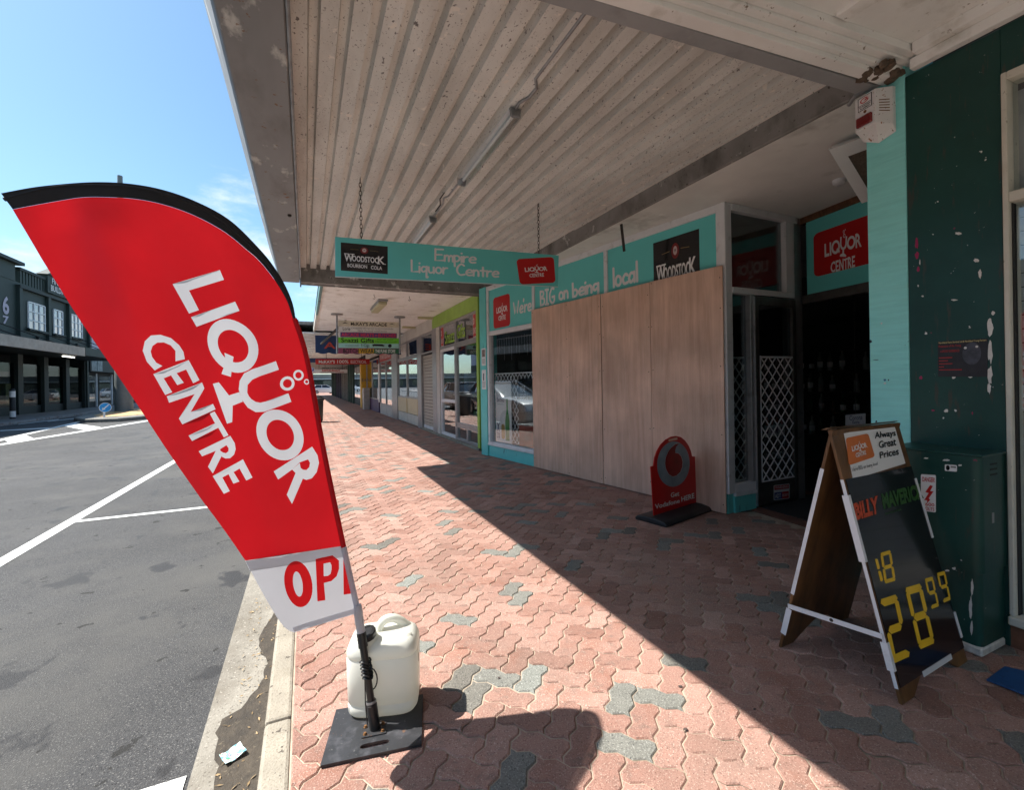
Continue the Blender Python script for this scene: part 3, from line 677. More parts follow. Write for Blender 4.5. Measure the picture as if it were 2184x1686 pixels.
# header panel over the doorway
HB = HF.B
HB('header_rail', M_dkalu, shop, .02, 1.75, 2.15, 2.245, -.06, .015, .004); hp = HB('fascia_panel', M_tealboard, shop, .07, 1.75, 2.2455, 3.03, -.05, 0); HB('timber_strip', M_timber, shop, 0, 1.75, 3.0305, CZ - .001, -.05, .012)
hA, hT = HF.inv(HF.px(1735, 500)); _, hBt = HF.inv(HF.px(1744, 590)); hx0, hb = HF.inv(HF.px(1759, 549)); hx1, _ = HF.inv(HF.px(1838, 518)); _, hl_t = HF.inv(HF.px(1757, 521))
hl = frmap(HF, hA, hA + .9, hBt, hT, 0.)
shape([rrect(0, 0, 1, 1, .07, .11)], hl, M_red, hp, 'logo_panel', .001); logo_sign(hl, hp, box=((hx0 - hA) / .9, (hb - hBt) / (hT - hBt), (hx1 - hA) / .9, (hl_t - hb) / (hT - hBt)))
# porch ceiling, floor, shell of the room behind
MB().hexa([(3.19, 1.64, CZ), (8, 1.64, CZ), (8, 8.4, CZ), (3.19, 8.4, CZ)], (0, 0, .1)).build('porch_ceiling', M_ceil, shop)
MB().box(3.16, 9, 1.46, 1.62, 0, 4.4).build('side_wall', M_inter, shop); MB().box(3.16, 9, 8.22, 8.40, 0, 4.4).build('side_wall', M_inter, shop); MB().box(8.9, 9.05, 1.62, 8.22, 0, 4.4).build('back_wall', M_inter, shop)
MB().box(3.16, 9.05, 1.4, 8.4, 4.4, 4.5).build('roof', M_conc, shop)
MB().box(3.16, 3.36, 1.62, 8.4, 3.42, 5.6).build('upper_wall', M_conc, shop)
MB().hexa([S1 + Vector((.02, .05, .0)), (8.9, 1.62, 0), (8.9, 8.2, 0), (3.6, 8.2, 0)], (0, 0, .004)).build('shop_floor', mat('dark_floor', (.05, .045, .04), .6), shop)
MB().hexa([G(1602, 1090, .001), G(1716, 1125, .001), G(1850, 1135, .001), G(1850, 1058, .001), G(1720, 1050, .001)], (0, 0, .009)).build('entrance_step', mat('red_oxide_step', (.16, .07, .05), .8, var=.25, vs=9), shop)
mt = MB().hexa([G(1625, 1083, .011), G(1720, 1112, .011), G(1850, 1118, .011), G(1850, 1062, .011), G(1715, 1056, .011)], (0, 0, .008)).build('door_mat', mat('black_mat', (.02, .02, .02), .9, bump=.5, bs=200)); tag(mt, 'black rubber mat on the step inside the liquor shop doorway', 'mat')
# corner pillar between the two shops
MB().box(3.15, 3.52, 1.432, 1.632, 0, CZ + .2).build('corner_pillar', M_tealw, shop, bevel=.004)
# ---- plywood hoarding
hd = thing('plywood_hoarding', 'pinkish plywood sheets boarding up the teal shop front', 'hoarding', SF.pt(1.6, 0, .03))
fr_ = [0, .2727, .4754, .7214, 1.0]
M_hole = mat('screw_head', (.06, .05, .045), .5, .5)
rs = random.Random(5)
for k in range(4):
    a0 = fr_[k] * SL + .0035; a1 = fr_[k + 1] * SL - .0035; c0 = .030 + .006 * (k % 2)
    tilt = rs.uniform(-.004, .004)
    sh = MB().hexa([SF.pt(a0, .012, c0), SF.pt(a1, .012, c0), SF.pt(a1 + tilt, 2.47 + rs.uniform(-.006, .004), c0), SF.pt(a0 + tilt, 2.47 + rs.uniform(-.006, .004), c0)], SF.c * .012).build('plywood_sheet', M_ply, hd, bevel=.0012)
    for zz in (.12, .75, 1.4, 1.98, 2.38):
        for aa in (a0 + .025, a1 - .025):
            MB().lathe(SF.pt(aa + rs.uniform(-.006, .006), zz + rs.uniform(-.08, .08), c0 + .0115), [(.0065, 0), (.005, .0022)], 8, SF.c).build('screw', M_hole, sh)
# ---- things in and on the window
po = thing('beer_poster', 'white beer poster with green bottle standing inside the shop window', 'poster', SF.pt(-1.05, .28, -.07))
SF.box(MB(), -1.30, -.78, .275, 1.36, -.082, -.074).build('poster_card', M_whitev, po)
pf = frmap(SF, -1.30, -.78, .275, 1.36, -.074)
M_gbot = mat('green_bottle_print', (.02, .28, .06), .3); M_amber = mat('amber_print', (.45, .27, .06), .4); M_inkb = mat('navy_print', (.03, .05, .12), .5); M_tealp = mat('pale_teal_print', (.25, .4, .42), .5)
shape([[(.62, .04), (.86, .04), (.87, .36), (.83, .46), (.79, .52), (.785, .72), (.70, .72), (.695, .52), (.655, .46), (.61, .36)]], pf, M_gbot, po, 'bottle_print')
shape([rrect(.36, .06, .58, .30, .06, .06)], pf, M_amber, po, 'glass_print', .0012); text('33', pf, M_inkb, po, box=(.08, .06, .25, .15), bold=.03); shape([[(.08, .17), (.12, .17), (.25, .32), (.21, .32)], [(.21, .17), (.25, .17), (.12, .32), (.08, .32)]], pf, M_inkb, po, 'mark')
text('LOW CARBOHYDRATES', pf, M_tealp, po, box=(.08, .80, .6, .83)); text('Berlino', pf, M_inkb, po, box=(.10, .66, .55, .74)); shape([[(.1, .62), (.55, .62), (.55, .628), (.1, .628)], [(.1, .78), (.55, .78), (.55, .784), (.1, .784)]], pf, M_tealp, po, 'rule')
pb = thing('brew_poster', 'black poster with white words inside the shop window', 'poster', SF.pt(-.3, .28, -.07))
SF.box(MB(), -.56, -.04, .275, 1.40, -.083, -.075).build('poster_card', M_blackvinyl, pb)
pg = frmap(SF, -.56, -.04, .275, 1.40, -.075)
text("WE'VE", pg, M_whitev, pb, box=(.08, .80, .38, .90)); text("BREWED A", pg, M_whitev, pb, box=(.08, .68, .52, .78)); text("NEW", pg, M_greyp, pb, box=(.1, .5, .4, .6))
SF.box(MB(), -.54, -.06, .28, .62, -.074, -.066).build('red_print', mat('red_brown_print', (.30, .05, .03), .5), pb)
ic = MB()
rs = random.Random(9)
for k in range(16):
    a = -1.3 + k * .078; l = rs.uniform(.12, .42)
    ic.tube([SF.pt(a, 2.12 - .03 * math.sin(k), -.13), SF.pt(a + .005, 2.12 - l, -.13)], .0025, 5)
    for q in range(int(l / .07)): ic.lathe(SF.pt(a + .002, 2.10 - q * .07, -.13), [(.001, -.006), (.005, 0), (.001, .006)], 5)
ic.tube([SF.pt(-1.34, 2.13, -.13), SF.pt(-.05, 2.11, -.13)], .004, 5)
ic = ic.build('icicle_lights', mat('clear_bulb', (.65, .62, .66), .2)); tag(ic, 'string of hanging icicle lights inside the shop window', 'string lights')
for k, (z0, z1, a0) in enumerate(((1.66, 1.98, -1.60), (1.22, 1.58, -1.60))):
    pn = thing('paper_notice', ['upper white paper notice taped to the teal pilaster', 'lower white paper notice taped to the teal pilaster'][k], 'notice', SF.pt(a0, z0, .03), 'paper notices on the pilaster')
    SF.box(MB(), a0, a0 + .15, z0, z1, .0305, .0315).build('sheet', M_whitev, pn)
    nf = frmap(SF, a0, a0 + .15, z0, z1, .0315)
    if k == 0: shape([[(.15, .5), (.85, .5), (.85, .92), (.15, .92)]], nf, mat('photo_print', (.22, .16, .14), .5, var=.6, vs=30), pn, 'picture')
    else: shape([[(.35, .45), (.55, .45), (.55, .82), (.35, .82)]], nf, M_blackvinyl, pn, 'picture')
    shape([[(.15, .12 + .06 * q), (.85, .12 + .06 * q), (.85, .14 + .06 * q), (.15, .14 + .06 * q)] for q in range(5)], nf, M_greyp, pn, 'print_lines')
# chalk board poster behind the door glass
bp_ = thing('cider_poster', 'black cider poster with white script behind the door grille', 'poster', RF.pt(.7, .3, -.02))
RF.box(MB(), .47, .985, .30, 1.22, -.026, -.020).build('poster_card', M_blackvinyl, bp_)
bf = frmap(RF, .47, .985, .30, 1.22, -.020)
hand('we have', bf, M_whitev, bp_, (.26, .78, .68, .09), .10); text('WILD SIDE', bf, M_whitev, bp_, box=(.18, .20, .82, .28)); text('CIDER', bf, M_greyp, bp_, box=(.4, .14, .58, .17))
shape([[(.2, .46), (.82, .47), (.82, .60), (.2, .59)]], bf, M_whitev, bp_, 'label_strip'); shape([circ((.28 + .15 * q, .64), .045, .05, 12) for q in range(4)] , bf, mat('cider_red', (.5, .05, .02), .3), bp_, 'bottle_print', .0005)
shape([circ((.28 + .15 * q, .53), .04, .035, 10) for q in range(4)], bf, mat('label_violet', (.2, .08, .2), .5), bp_, 'label_print', .002)
# bottles on shelves inside
shf = thing('bottle_shelf', 'dark shop shelving seen through the open doorway', 'shelving', (7.2, 4.6, 0))
MB().box(7.5, 7.54, 3.1, 6.1, 0, 2.2).build('back_panel', M_dark, shf)
for z in (.45, .80, 1.12, 1.44, 1.76): MB().box(7.2, 7.5, 3.1, 6.1, z - .025, z).build('shelf', M_dark, shf)
bt = MB().lathe((0, 0, 0), [(.036, 0), (.038, .01), (.038, .16), (.03, .19), (.014, .215), (.013, .27), (.015, .28)], 12)
bmats = [mat('bottle_' + n, c, .06, var=0., coat=.6) for n, c in (('brown', (.05, .02, .008)), ('green', (.01, .05, .015)), ('clear', (.25, .26, .25)))]
lab = MB().lathe((0, 0, .05), [(.0388, 0), (.0388, .08)], 12)
bp0 = [bt.build('bottle', m_, None, smooth=40) for m_ in bmats]; lb0 = lab.build('bottle_label', M_whitev, None, smooth=40)
first = [True] * 3; usedl = False
rs = random.Random(2)
cn = ['brown', 'green', 'clear']
for li, z in enumerate((.45, .80, 1.12, 1.44)):
    for q in range(17):
        c = rs.choice((0, 0, 1, 2)); hs_ = rs.uniform(.82, 1.15)
        if rs.random() < .2: continue
        o = bp0[c] if first[c] else bp0[c].copy()
        if not first[c]: COL.objects.link(o)
        first[c] = False
        o.location = (7.28 + rs.uniform(-.02, .03), 3.35 + q * .155 + rs.uniform(-.02, .02), z + .0005); o.name = 'bottle'; o.scale = (1, 1, hs_)
        tag(o, cn[c] + ' glass bottle on the ' + ('lowest', 'second lowest', 'third', 'top')[li] + ' stocked shelf inside the doorway', 'bottle', cn[c] + ' bottles on the ' + ('lowest', 'second lowest', 'third', 'top')[li] + ' stocked shelf')
        if rs.random() < .45 and usedl: continue
        l2 = lb0 if not usedl else lb0.copy()
        if usedl: COL.objects.link(l2)
        usedl = True; l2.parent = o; l2.name = 'bottle_label'
cs = thing('beer_sign', 'small white beer sign hanging in the dark doorway', 'sign', (5.6, 2.9, 0))
cf = quadmap((1803, 886), (1846, 882), (1846, 906), (1803, 908), lambda x, y, h=0.: PX(x, y, 5.6 - h))
shape([[(0, 0), (1, 0), (1, 1), (0, 1)]], cf, mat('dim_white_card', (.55, .55, .55), .6), cs, 'card', 0); text('Corona', cf, M_inkb, cs, box=(.2, .45, .85, .9)); text('Extra', cf, M_inkb, cs, box=(.35, .12, .7, .4))
MB().tube([PX(1825, 884, 5.61), PX(1825, 884, 5.61) + Vector((0, 0, 1.6))], .004, 5).build('hanger', M_dkmetal, cs)
# ================================================================== CANOPY OVER THE LIQUOR SHOP
can = thing('shop_canopy', 'grey street canopy with corrugated cement soffit over the liquor shop', 'canopy', (1.4, 5, 3))
CY0, CY1 = 1.55, 8.38
fx0, fx1 = -.345, -.062; FZ = 3.06
# street fascia: wide underside, sloping outer face, inner lip
MB().hexa([(fx0, CY0 - .6, FZ), (fx1, CY0 - .6, FZ), (fx1, CY0 - .6, 3.50), (fx0 - .14, CY0 - .6, 3.50), (fx0 - .02, CY0 - .6, FZ + .03)], (0, CY1 - CY0 + .6 - .2, 0)).build('fascia', M_fascia, can, bevel=.006)
MB().hexa([(fx0 + .005, CY1 - .195, FZ + .003), (fx1 - .004, CY1 - .195, FZ + .003), (fx1 - .004, CY1 - .195, 3.5), (fx0 - .13, CY1 - .195, 3.5)], (0, .19, 0)).build('fascia_end', M_fascia, can, bevel=.004)
MB().tube([(fx1 + .012, CY0 - .3, FZ + .02), (fx1 + .012, CY1 - .35, FZ + .02), (fx1 + .012, CY1 - .34, FZ - .13)], .011, 8).build('drip_pipe', M_metal, can, smooth=40)
MB().lathe((fx1 - .06, 5.05, FZ), [(.012, -.02), (.018, -.012), (.018, 0)], 8).build('bolt', M_dkmetal, can)
# corrugated sheets (two, lapped)
def corr(y0, y1, z, name):
    x0, x1 = fx1 + .01, 3.155; P = .1515; A = .034; mb = MB(); xs = [x0]
    while xs[-1] < x1:
        for d in (.58, .07, .28, .07): xs.append(min(x1, xs[-1] + d * P))
    n = len(xs) - 1
    for yy in (y0, y1):
        for i in range(n + 1):
            mb.v.append((xs[i], yy, z + A * (-1, -1, 1, 1)[i % 4]))
    for i in range(n): mb.f.append((i, i + 1, n + 2 + i, n + 1 + i))
    for i in range(n): pass
    k = len(mb.v)
    mb.v += [(v[0], v[1], v[2] + .008) for v in mb.v[:k]]
    for i in range(n): mb.f.append((k + i, k + n + 1 + i, k + n + 2 + i, k + i + 1)); mb.f.append((i, k + i, k + i + 1, i + 1))
    return mb.build(name, M_corr, can, bevel=.004, seg=1, smooth=30)
corr(CY0 + .1, 4.93, 3.305, 'corrugated_sheet'); corr(4.88, 8.25, 3.318, 'corrugated_sheet')
MB().box(fx1 - .2, 3.3, CY0, CY1, 3.44, 3.52).build('canopy_top', M_conc, can)
# beams
MB().box(3.155, 3.189, 1.64, CY1 + .0, 3.10, 3.43).build('inner_beam', M_conc, can, bevel=.006)
MB().box(fx1 + .001, 3.154, CY1 - .17, CY1 - .03, 3.05, 3.43).build('cross_beam', M_conc, can, bevel=.006)
MB().box(fx1 + .02, 3.15, CY1 - .028, CY1 + .02, 3.035, 3.2).build('cross_beam_flange', M_conc, can, bevel=.004)
b1 = [G(700, -155, 3.08), G(1850, 203, 3.08), G(1897, 182, 3.08), G(760, -155, 3.08)]
b1[0] = Vector((-.3, 1.92, 3.08)); b1[3] = Vector((-.3, 1.84, 3.08))
b1[1] = Vector((3.15, 1.655, 3.08)); b1[2] = Vector((3.15, 1.56, 3.08))
nb = MB().hexa(b1, (0, 0, .34)).build('near_beam', mat('grey_painted_beam', (.31, .32, .33), .55, var=.08, vs=3, layers=(((.2, .2, .2), 4, .55, .8),)), can, bevel=.004)
MB().hexa([SF.pt(2.2, CZ - .30, .35), SF.pt(2.23, CZ - .30, .35), SF.pt(2.23, CZ + .06, .40), SF.pt(2.2, CZ + .06, .40)], SF.c * .012).build('bracket', M_dkmetal, can)
# conduit + two fluorescent battens
MB().tube([(1.356, 1.75, 3.272), (1.355, 2.55, 3.272), (1.40, 2.62, 3.262), (1.395, 2.72, 3.262), (1.36, 2.80, 3.262), (1.36, 2.88, 3.25)], .011, 8).build('conduit', M_metal, can, smooth=50)
MB().tube([(1.362, 4.06, 3.262), (1.362, 4.5, 3.268), (1.33, 4.56, 3.262), (1.36, 4.7, 3.262), (1.366, 5.13, 3.262)], .010, 8).build('conduit', M_metal, can, smooth=50)
MB().tube([(1.30, 4.44, 3.268), (1.30, 4.6, 3.266), (1.345, 4.75, 3.264), (1.345, 4.95, 3.264)], .006, 6).build('cable', M_dkmetal, can, smooth=50)
for k, (y0, y1) in enumerate(((2.86, 4.08), (5.12, 6.34))):
    lt = thing('fluorescent_light', ['nearer clear cased fluorescent batten under the corrugated soffit', 'farther clear cased fluorescent batten behind the hanging sign'][k], 'light', (1.362, (y0 + y1) / 2, 3.2), 'fluorescent battens under the canopy')
    MB().box(1.322, 1.402, y0 + .03, y1 - .03, 3.262, 3.285).build('base_tray', M_white, lt, bevel=.004)
    prof = [(-.055, 3.262), (-.05, 3.215), (-.028, 3.19), (.028, 3.19), (.05, 3.215), (.055, 3.262)]
    mb = MB(); 
    for yy, s in ((y0, .7), (y0 + .03, 1), (y1 - .03, 1), (y1, .7)):
        mb.v += [(1.362 + p[0] * s, yy, 3.262 - (3.262 - p[1]) * s) for p in prof]
    for r in range(3):
        for i in range(5): mb.f.append((r * 6 + i, r * 6 + i + 1, r * 6 + 7 + i, r * 6 + 6 + i))
    mb.f += [tuple(range(6))[::-1], tuple(range(18, 24))]
    mb.build('diffuser', M_clear, lt, smooth=30)
    MB().tube([(1.362, y0 + .06, 3.232), (1.362, y1 - .06, 3.232)], .013, 10).build('tube', M_whitev, lt, smooth=40)
    for yy in (y0 + .012, y1 - .012): MB().hexa([(1.318, yy - .012, 3.262), (1.406, yy - .012, 3.262), (1.395, yy - .012, 3.20), (1.329, yy - .012, 3.20)], (0, .024, 0)).build('end_cap', M_metal, lt, bevel=.004)
# ---- hanging sign
HY_ = 4.42
sg = thing('hanging_sign', 'long teal hanging sign with white hand lettering on two chains', 'sign', (1.4, HY_, 2.4))
q = [PY(715, 505, HY_), PY(1192, 545, HY_), PY(1190, 612, HY_), PY(715, 590, HY_)]
MB().hexa(q, (0, .028, 0)).build('sign_board', M_tealboard, sg, bevel=.002)
sb = MB(); 
sbm = quadmap((715, 505), (1192, 545), (1190, 612), (715, 590), lambda x, y, h=0.: PY(x, y, HY_ - h))
MB().hexa([sbm(0, -.012), sbm(1, -.012), sbm(1, .004), sbm(0, .004)], (0, -.004, 0)).build('bottom_trim', M_white, sg)
board = [c for c in sg.children if c.name.startswith('sign_board')][0]
wq = quadmap((727, 517), (827, 526), (827, 585), (727, 577), lambda x, y, h=0.: PY(x, y, HY_ - h)); woodstock(wq, board)
lq = quadmap((1101, 553), (1181, 548), (1185, 603), (1109, 607), lambda x, y, h=0.: PY(x, y, HY_ - h))
shape([rrect(0, 0, 1, 1, .1, .13)], lq, M_red, board, 'logo_panel', .001); logo_sign(lq, board, box=(.19, .48, .8, .17))
ef = lambda x, y, h=0.: sbm(x, y, h)
hand('Empire', ef, M_whitev, board, (.448, .575, .632, .32), .14); hand('Liquor', ef, M_whitev, board, (.342, .22, .505, .32), .14); hand('Centre', ef, M_whitev, board, (.545, .205, .735, .32), .15)
for px_, py0 in ((768, 380), (1148, 432)):
    top = PY(px_, py0, HY_ + .014); bot = PY(px_ + (3 if px_ < 900 else 1), 513 if px_ < 900 else 543, HY_ + .014); mb = MB(); n = 15
    for k in range(n):
        a = top + (bot - top) * (k / n); b = top + (bot - top) * ((k + 1.25) / n); c = (a + b) / 2; hl_ = (b - a).length / 2; sd = Vector((1, 0, 0)) if k % 2 else Vector((0, 1, 0)); d = (b - a).normalized()
        mb.tube([c + d * hl_ * math.cos(t) + sd * .011 * math.sin(t) for t in [2 * math.pi * j / 10 for j in range(11)]], .0032, 5, False)
    mb.build('chain', M_dkmetal, sg)
    MB().tube([top + Vector((0, 0, .12)), top], .005, 6).build('hook', M_dkmetal, sg)
# ---- ceiling extractor panel, smoke detector
vn = thing('floodlight', 'pale square framed floodlight tilted down behind the teal pillar', 'floodlight', (3.7, 1.9, 2.7))
vP = pln(1800, 370, (3.66, 0, 0), (1, 0, 0)); vN = Vector((-.55, -.5, -.67)).normalized(); vq = [(1768, 320), (1905, 268), (1975, 385), (1838, 434)]
vC = [pln(x, y, vP, vN) for x, y in vq]; vm = sum(vC, Vector()) / 4; vI = [p + (vm - p) * .40 for p in vC]
for k in range(4): MB().hexa([vC[k], vC[(k + 1) % 4], vI[(k + 1) % 4], vI[k]], -vN * .03).build('frame', M_whitev, vn)
MB().hexa([p - vN * .012 for p in vI], -vN * .01).build('lens', mat('brown_grille', (.13, .10, .075), .5, var=.3, vs=60), vn)
MB().hexa([p + (vm - p) * .12 - vN * .0305 for p in vC], -vN * .10).build('housing', M_white, vn)
MB().bar(vm - vN * .13, Vector((vm.x + .05, vm.y + .05, CZ)), .03, .02, (0, 1, 0)).build('bracket', M_metal, vn)
sd = thing('smoke_detector', 'small round white detector on the porch ceiling', 'detector', G(1790, 384, CZ)); MB().lathe(G(1790, 384, CZ) - Vector((0, 0, .045)), [(.03, 0), (.05, .012), (.055, .045)], 16).build('body', M_white, sd, smooth=40)
# ---- alarm box
al = thing('alarm_box', 'rusty white alarm siren box with red lens on the teal pillar', 'alarm box', (3.15, 1.55, 2.7))
A_ = lambda y, z, x: Vector((3.149 - x, y, z))
ya, yb, za, zb = 1.645, 1.475, 2.74, 3.035
bk = [A_(ya, za + .04, 0), A_(yb, za + .04, 0), A_(yb, zb, 0), A_(ya, zb, 0)]; ym = 1.528
v = [A_(ya, za + .05, 0), A_(yb, za + .03, 0), A_(yb, zb, 0), A_(ya, zb, 0), A_(ya, za + .09, .085), A_(ym, za + .09, .10), A_(yb, za + .07, .03), A_(ya, zb - .01, .085), A_(ym, zb - .005, .10), A_(yb, zb - .005, .03), A_((ya + yb) / 2, za, .01)]
M_abox = mat('rusty_white_metal', (.72, .72, .72), .45, var=.04, vs=8, layers=(((.30, .14, .06), 34, .63, .66), ((.08, .05, .03), 80, .65, .67)))
MB().add(v, [(0, 3, 2, 1), (3, 7, 8, 9, 2), (0, 4, 7, 3), (4, 5, 8, 7), (5, 6, 9, 8), (1, 2, 9, 6), (0, 10, 5, 4), (10, 1, 6, 5), (0, 1, 10)]).build('case', M_abox, al, bevel=.003)
def fface(u, w, h=0.):   # front-left facet
    a = v[4] + (v[5] - v[4]) * u; b = v[7] + (v[8] - v[7]) * u; n_ = (v[5] - v[4]).cross(v[7] - v[4]).normalized(); n_ = n_ if n_.x < 0 else -n_
    return a + (b - a) * w + n_ * h
def sface(u, w, h=0.):
    a = v[5] + (v[6] - v[5]) * u; b = v[8] + (v[9] - v[8]) * u; n_ = (v[6] - v[5]).cross(v[8] - v[5]).normalized(); n_ = n_ if n_.x < 0 else -n_
    return a + (b - a) * w + n_ * h
MB().hexa([fface(.12, .06), fface(.88, .06), fface(.88, .36), fface(.12, .36)], fface(0, 0, .02) - fface(0, 0)).build('lens', mat('red_lens', (.16, .004, .006), .18, var=.1, coat=.5), al, bevel=.006)
MB().hexa([fface(.07, .02), fface(.93, .02), fface(.93, .40), fface(.07, .40)], fface(0, 0, .006) - fface(0, 0)).build('lens_surround', M_abox, al)
stf = lambda x, y, h=0.: fface(.16 + .68 * x, .56 + .40 * y, .001 + h)
shape([[(0, 0), (1, 0), (1, 1), (0, 1)]], stf, M_blackvinyl, al, 'sticker', 0); shape([[(.05, .04), (.95, .04), (.95, .40), (.05, .40)], [(.05, .43), (.95, .43), (.95, .96), (.05, .96)]], stf, M_whitev, al, 'sticker_face', .0008)
vv, ff = ringpoly((.48, .69), (.30, 0), (0, .2), (.48, .69), (.22, 0), (0, .14), 20); mb = MB(); mb.add([stf(p[0], p[1], .0018) for p in vv], ff[2:]); mb.poly([stf(*p, .002) for p in ((.4, .66), (.78, .86), (.62, .74), (.82, .76), (.45, .56), (.6, .67))]); mb.build('sticker_mark', M_red, al, norm=False)
text('GUARDIAN', stf, M_blackvinyl, al, box=(.1, .24, .9, .37), lift=.0018, bold=.02); text('ALARMED', stf, M_blackvinyl, al, box=(.14, .08, .86, .21), lift=.0018, bold=.02)
for k in range(5): MB().hexa([sface(.2, .34 + k * .075), sface(.8, .34 + k * .075), sface(.8, .36 + k * .075), sface(.2, .36 + k * .075)], sface(0, 0, .002) - sface(0, 0)).build('vent_slot', mat('rust', (.16, .07, .02), .9, var=.4, vs=60), al)
MB().lathe(fface(.5, .49), [(.009, 0), (.007, .004)], 10, fface(0, 0, 1) - fface(0, 0)).build('keyhole', mat('rust', (.16, .07, .02)), al)
MB().tube([(3.14, 1.72, 3.06), (3.10, 1.66, 3.075), (3.13, 1.60, 3.09), (3.14, 1.5, 3.085)], .012, 8).build('cable', M_metal, al, smooth=40)
# ================================================================== DARK GREEN SHOP (near, right)
gs = thing('green_shop', 'dark green painted shop with cream framed window at the right edge', 'shop', (3.3, 0, 0))
GX_ = 3.15
GF = Fr((GX_, 1.4305, 0), (0, -1, 0), (-1, 0, 0))     # a runs towards the camera
wa = 1.4305 - 1.038                                   # window edge
GF.B('wall', M_dkgreen, gs, 0, wa, 0, 3.06, -.08, 0, .004)
GF.B('wall_over_window', M_dkgreen, gs, wa + .001, 17, 2.83, 3.06, -.3, 0); GF.B('plinth', mat('orange_brick_plinth', (.22, .09, .05), .85, var=.25, vs=16, bump=.3, bs=60), gs, wa + .001, 17, 0, .115, -.3, -.004)
M_cream = mat('cream_frame', (.62, .60, .52), .5, var=.07, vs=8, layers=(((.30, .28, .23), 30, .66, .72),))
GF.B('window_jamb', M_cream, gs, wa + .001, wa + .022, .16, 2.829, -.12, .012, .004); GF.B('window_sill', M_cream, gs, wa + .001, 17, .116, .16, -.12, .03, .006)
GF.B('window_transom', M_cream, gs, wa + .0225, 17, 2.19, 2.24, -.1, .010, .004); GF.B('window_head', M_cream, gs, wa + .0225, 17, 2.79, 2.829, -.1, .010, .003)
GF.B('window_bead', M_dark, gs, wa + .0225, wa + .0265, .1605, 2.189, -.06, -.02)
GF.B('window_pane', M_glass, gs, wa + .0265, 17, .1605, 2.1895, -.05, -.044); GF.B('window_pane', M_glass, gs, wa + .0265, 17, 2.2405, 2.7895, -.05, -.044)
GF.B('display_backing', M_dark, gs, wa - .25, 17, .0, 3.0, -.30, -.17)
M_slat = mat('white_slatwall', (.66, .68, .70), .45, var=.03)
z = .17; k = 0
while z < 2.15 and k < 40:
    GF.B('slat', M_slat, gs, wa - .2, 1.6, z, z + .064, -.169, -.15); z += .0705; k += 1
GF.B('upper_backing', mat('pale_backing', (.55, .57, .58), .6), gs, wa - .2, 2, 2.25, 2.78, -.168, -.15)
MB().box(3.46, 8, -16, 1.43, 0, 4.4).build('shop_body', M_inter, gs)
# big paint losses and graffiti marks on the green wall
def chip(px, py, w, h, seed, m, parent=gs, fn=None, name='paint_chip'):
    r = random.Random(seed); n = 14
    pts = [(px + w / 2 * math.cos(t) * r.uniform(.55, 1.1), py + h / 2 * math.sin(t) * r.uniform(.55, 1.1)) for t in [2 * math.pi * j / n for j in range(n)]]
    fn = fn or (lambda x, y, hh=0.: PX(x, y, GX_ - .0012 - hh))
    MB().poly([fn(*p) for p in pts]).build(name, m, parent, norm=False)
M_chip = mat('bare_white_undercoat', (.66, .65, .62), .7, var=.1, vs=40); M_pink = mat('pink_paint', (.30, .012, .08), .5)
r = random.Random(4)
for s, (x, y, w, h) in enumerate([(2112, 700, 14, 45), (2112, 750, 13, 60), (2111, 800, 12, 50), (2110, 828, 9, 28), (2090, 585, 9, 22), (2082, 555, 14, 10), (2118, 668, 9, 10), (2044, 498, 18, 8), (2034, 805, 12, 9), (2070, 803, 12, 10), (2018, 877, 10, 8), (2038, 876, 6, 7), (2012, 892, 5, 5), (1975, 712, 7, 6), (1968, 632, 7, 4), (2035, 640, 16, 4), (1990, 500, 4, 3), (2000, 430, 4, 4), (1962, 560, 3, 14), (1958, 610, 4, 6)]): chip(x, y, w, h, s, M_chip)
for s, (x, y, w, h) in enumerate([(1955, 520, 8, 26), (1956, 545, 9, 18), (1958, 575, 7, 14), (1964, 806, 8, 9), (1990, 876, 9, 4), (2074, 882, 4, 7)]): chip(x, y, w, h, 50 + s, M_pink, name='graffiti_mark')
def tealchip(x, y, w, h, s, m): chip(x, y, w, h, s, m, shop, lambda a, b, hh=0.: PX(a, b, 3.15 - .0012), 'paint_chip')
M_dkchip = mat('dark_chip', (.02, .035, .05), .7); M_blchip = mat('blue_chip', (.02, .16, .3), .6)
for s, (x, y, w, h, m) in enumerate([(1857, 728, 7, 8, M_dkchip), (1887, 811, 8, 5, M_blchip), (1887, 818, 7, 6, M_chip), (1869, 900, 5, 6, M_dkchip), (1898, 938, 5, 5, M_dkchip), (1895, 811, 4, 4, M_dkchip), (1880, 690, 4, 5, M_chip), (1868, 768, 14, 2, M_dkchip)]): tealchip(x, y, w, h, 80 + s, m)
# event poster on the green wall
ep = thing('event_poster', 'dark event poster stuck on the green wall above the cabinet', 'poster', (3.15, 1.25, 1.5))
pfm = quadmap((2000, 729), (2107, 722), (2106, 804), (2001, 804), lambda x, y, h=0.: PX(x, y, GX_ - .0025 - h))
MB().hexa([pfm(0, 0), pfm(1, 0), pfm(1, 1), pfm(0, 1)], (.0015, 0, 0)).build('poster_sheet', mat('dark_poster', (.012, .013, .017), .5, var=.3, vs=20), ep)
M_rp = mat('red_print', (.35, .02, .02), .5); M_yp = mat('yellow_print', (.6, .5, .2), .5); M_gf = mat('grey_figure_print', (.045, .05, .065), .4, var=.5, vs=25)
text('Northland Farm Services Ltd & Northland Young Farmers', pfm, M_yp, ep, box=(.02, .92, .97, .985), lift=.001); text('Possession of the Young', pfm, M_rp, ep, box=(.02, .81, .46, .89), lift=.001); text('A SPOOKY EXPERIENCE!', pfm, M_rp, ep, box=(.05, .68, .43, .75), lift=.001)
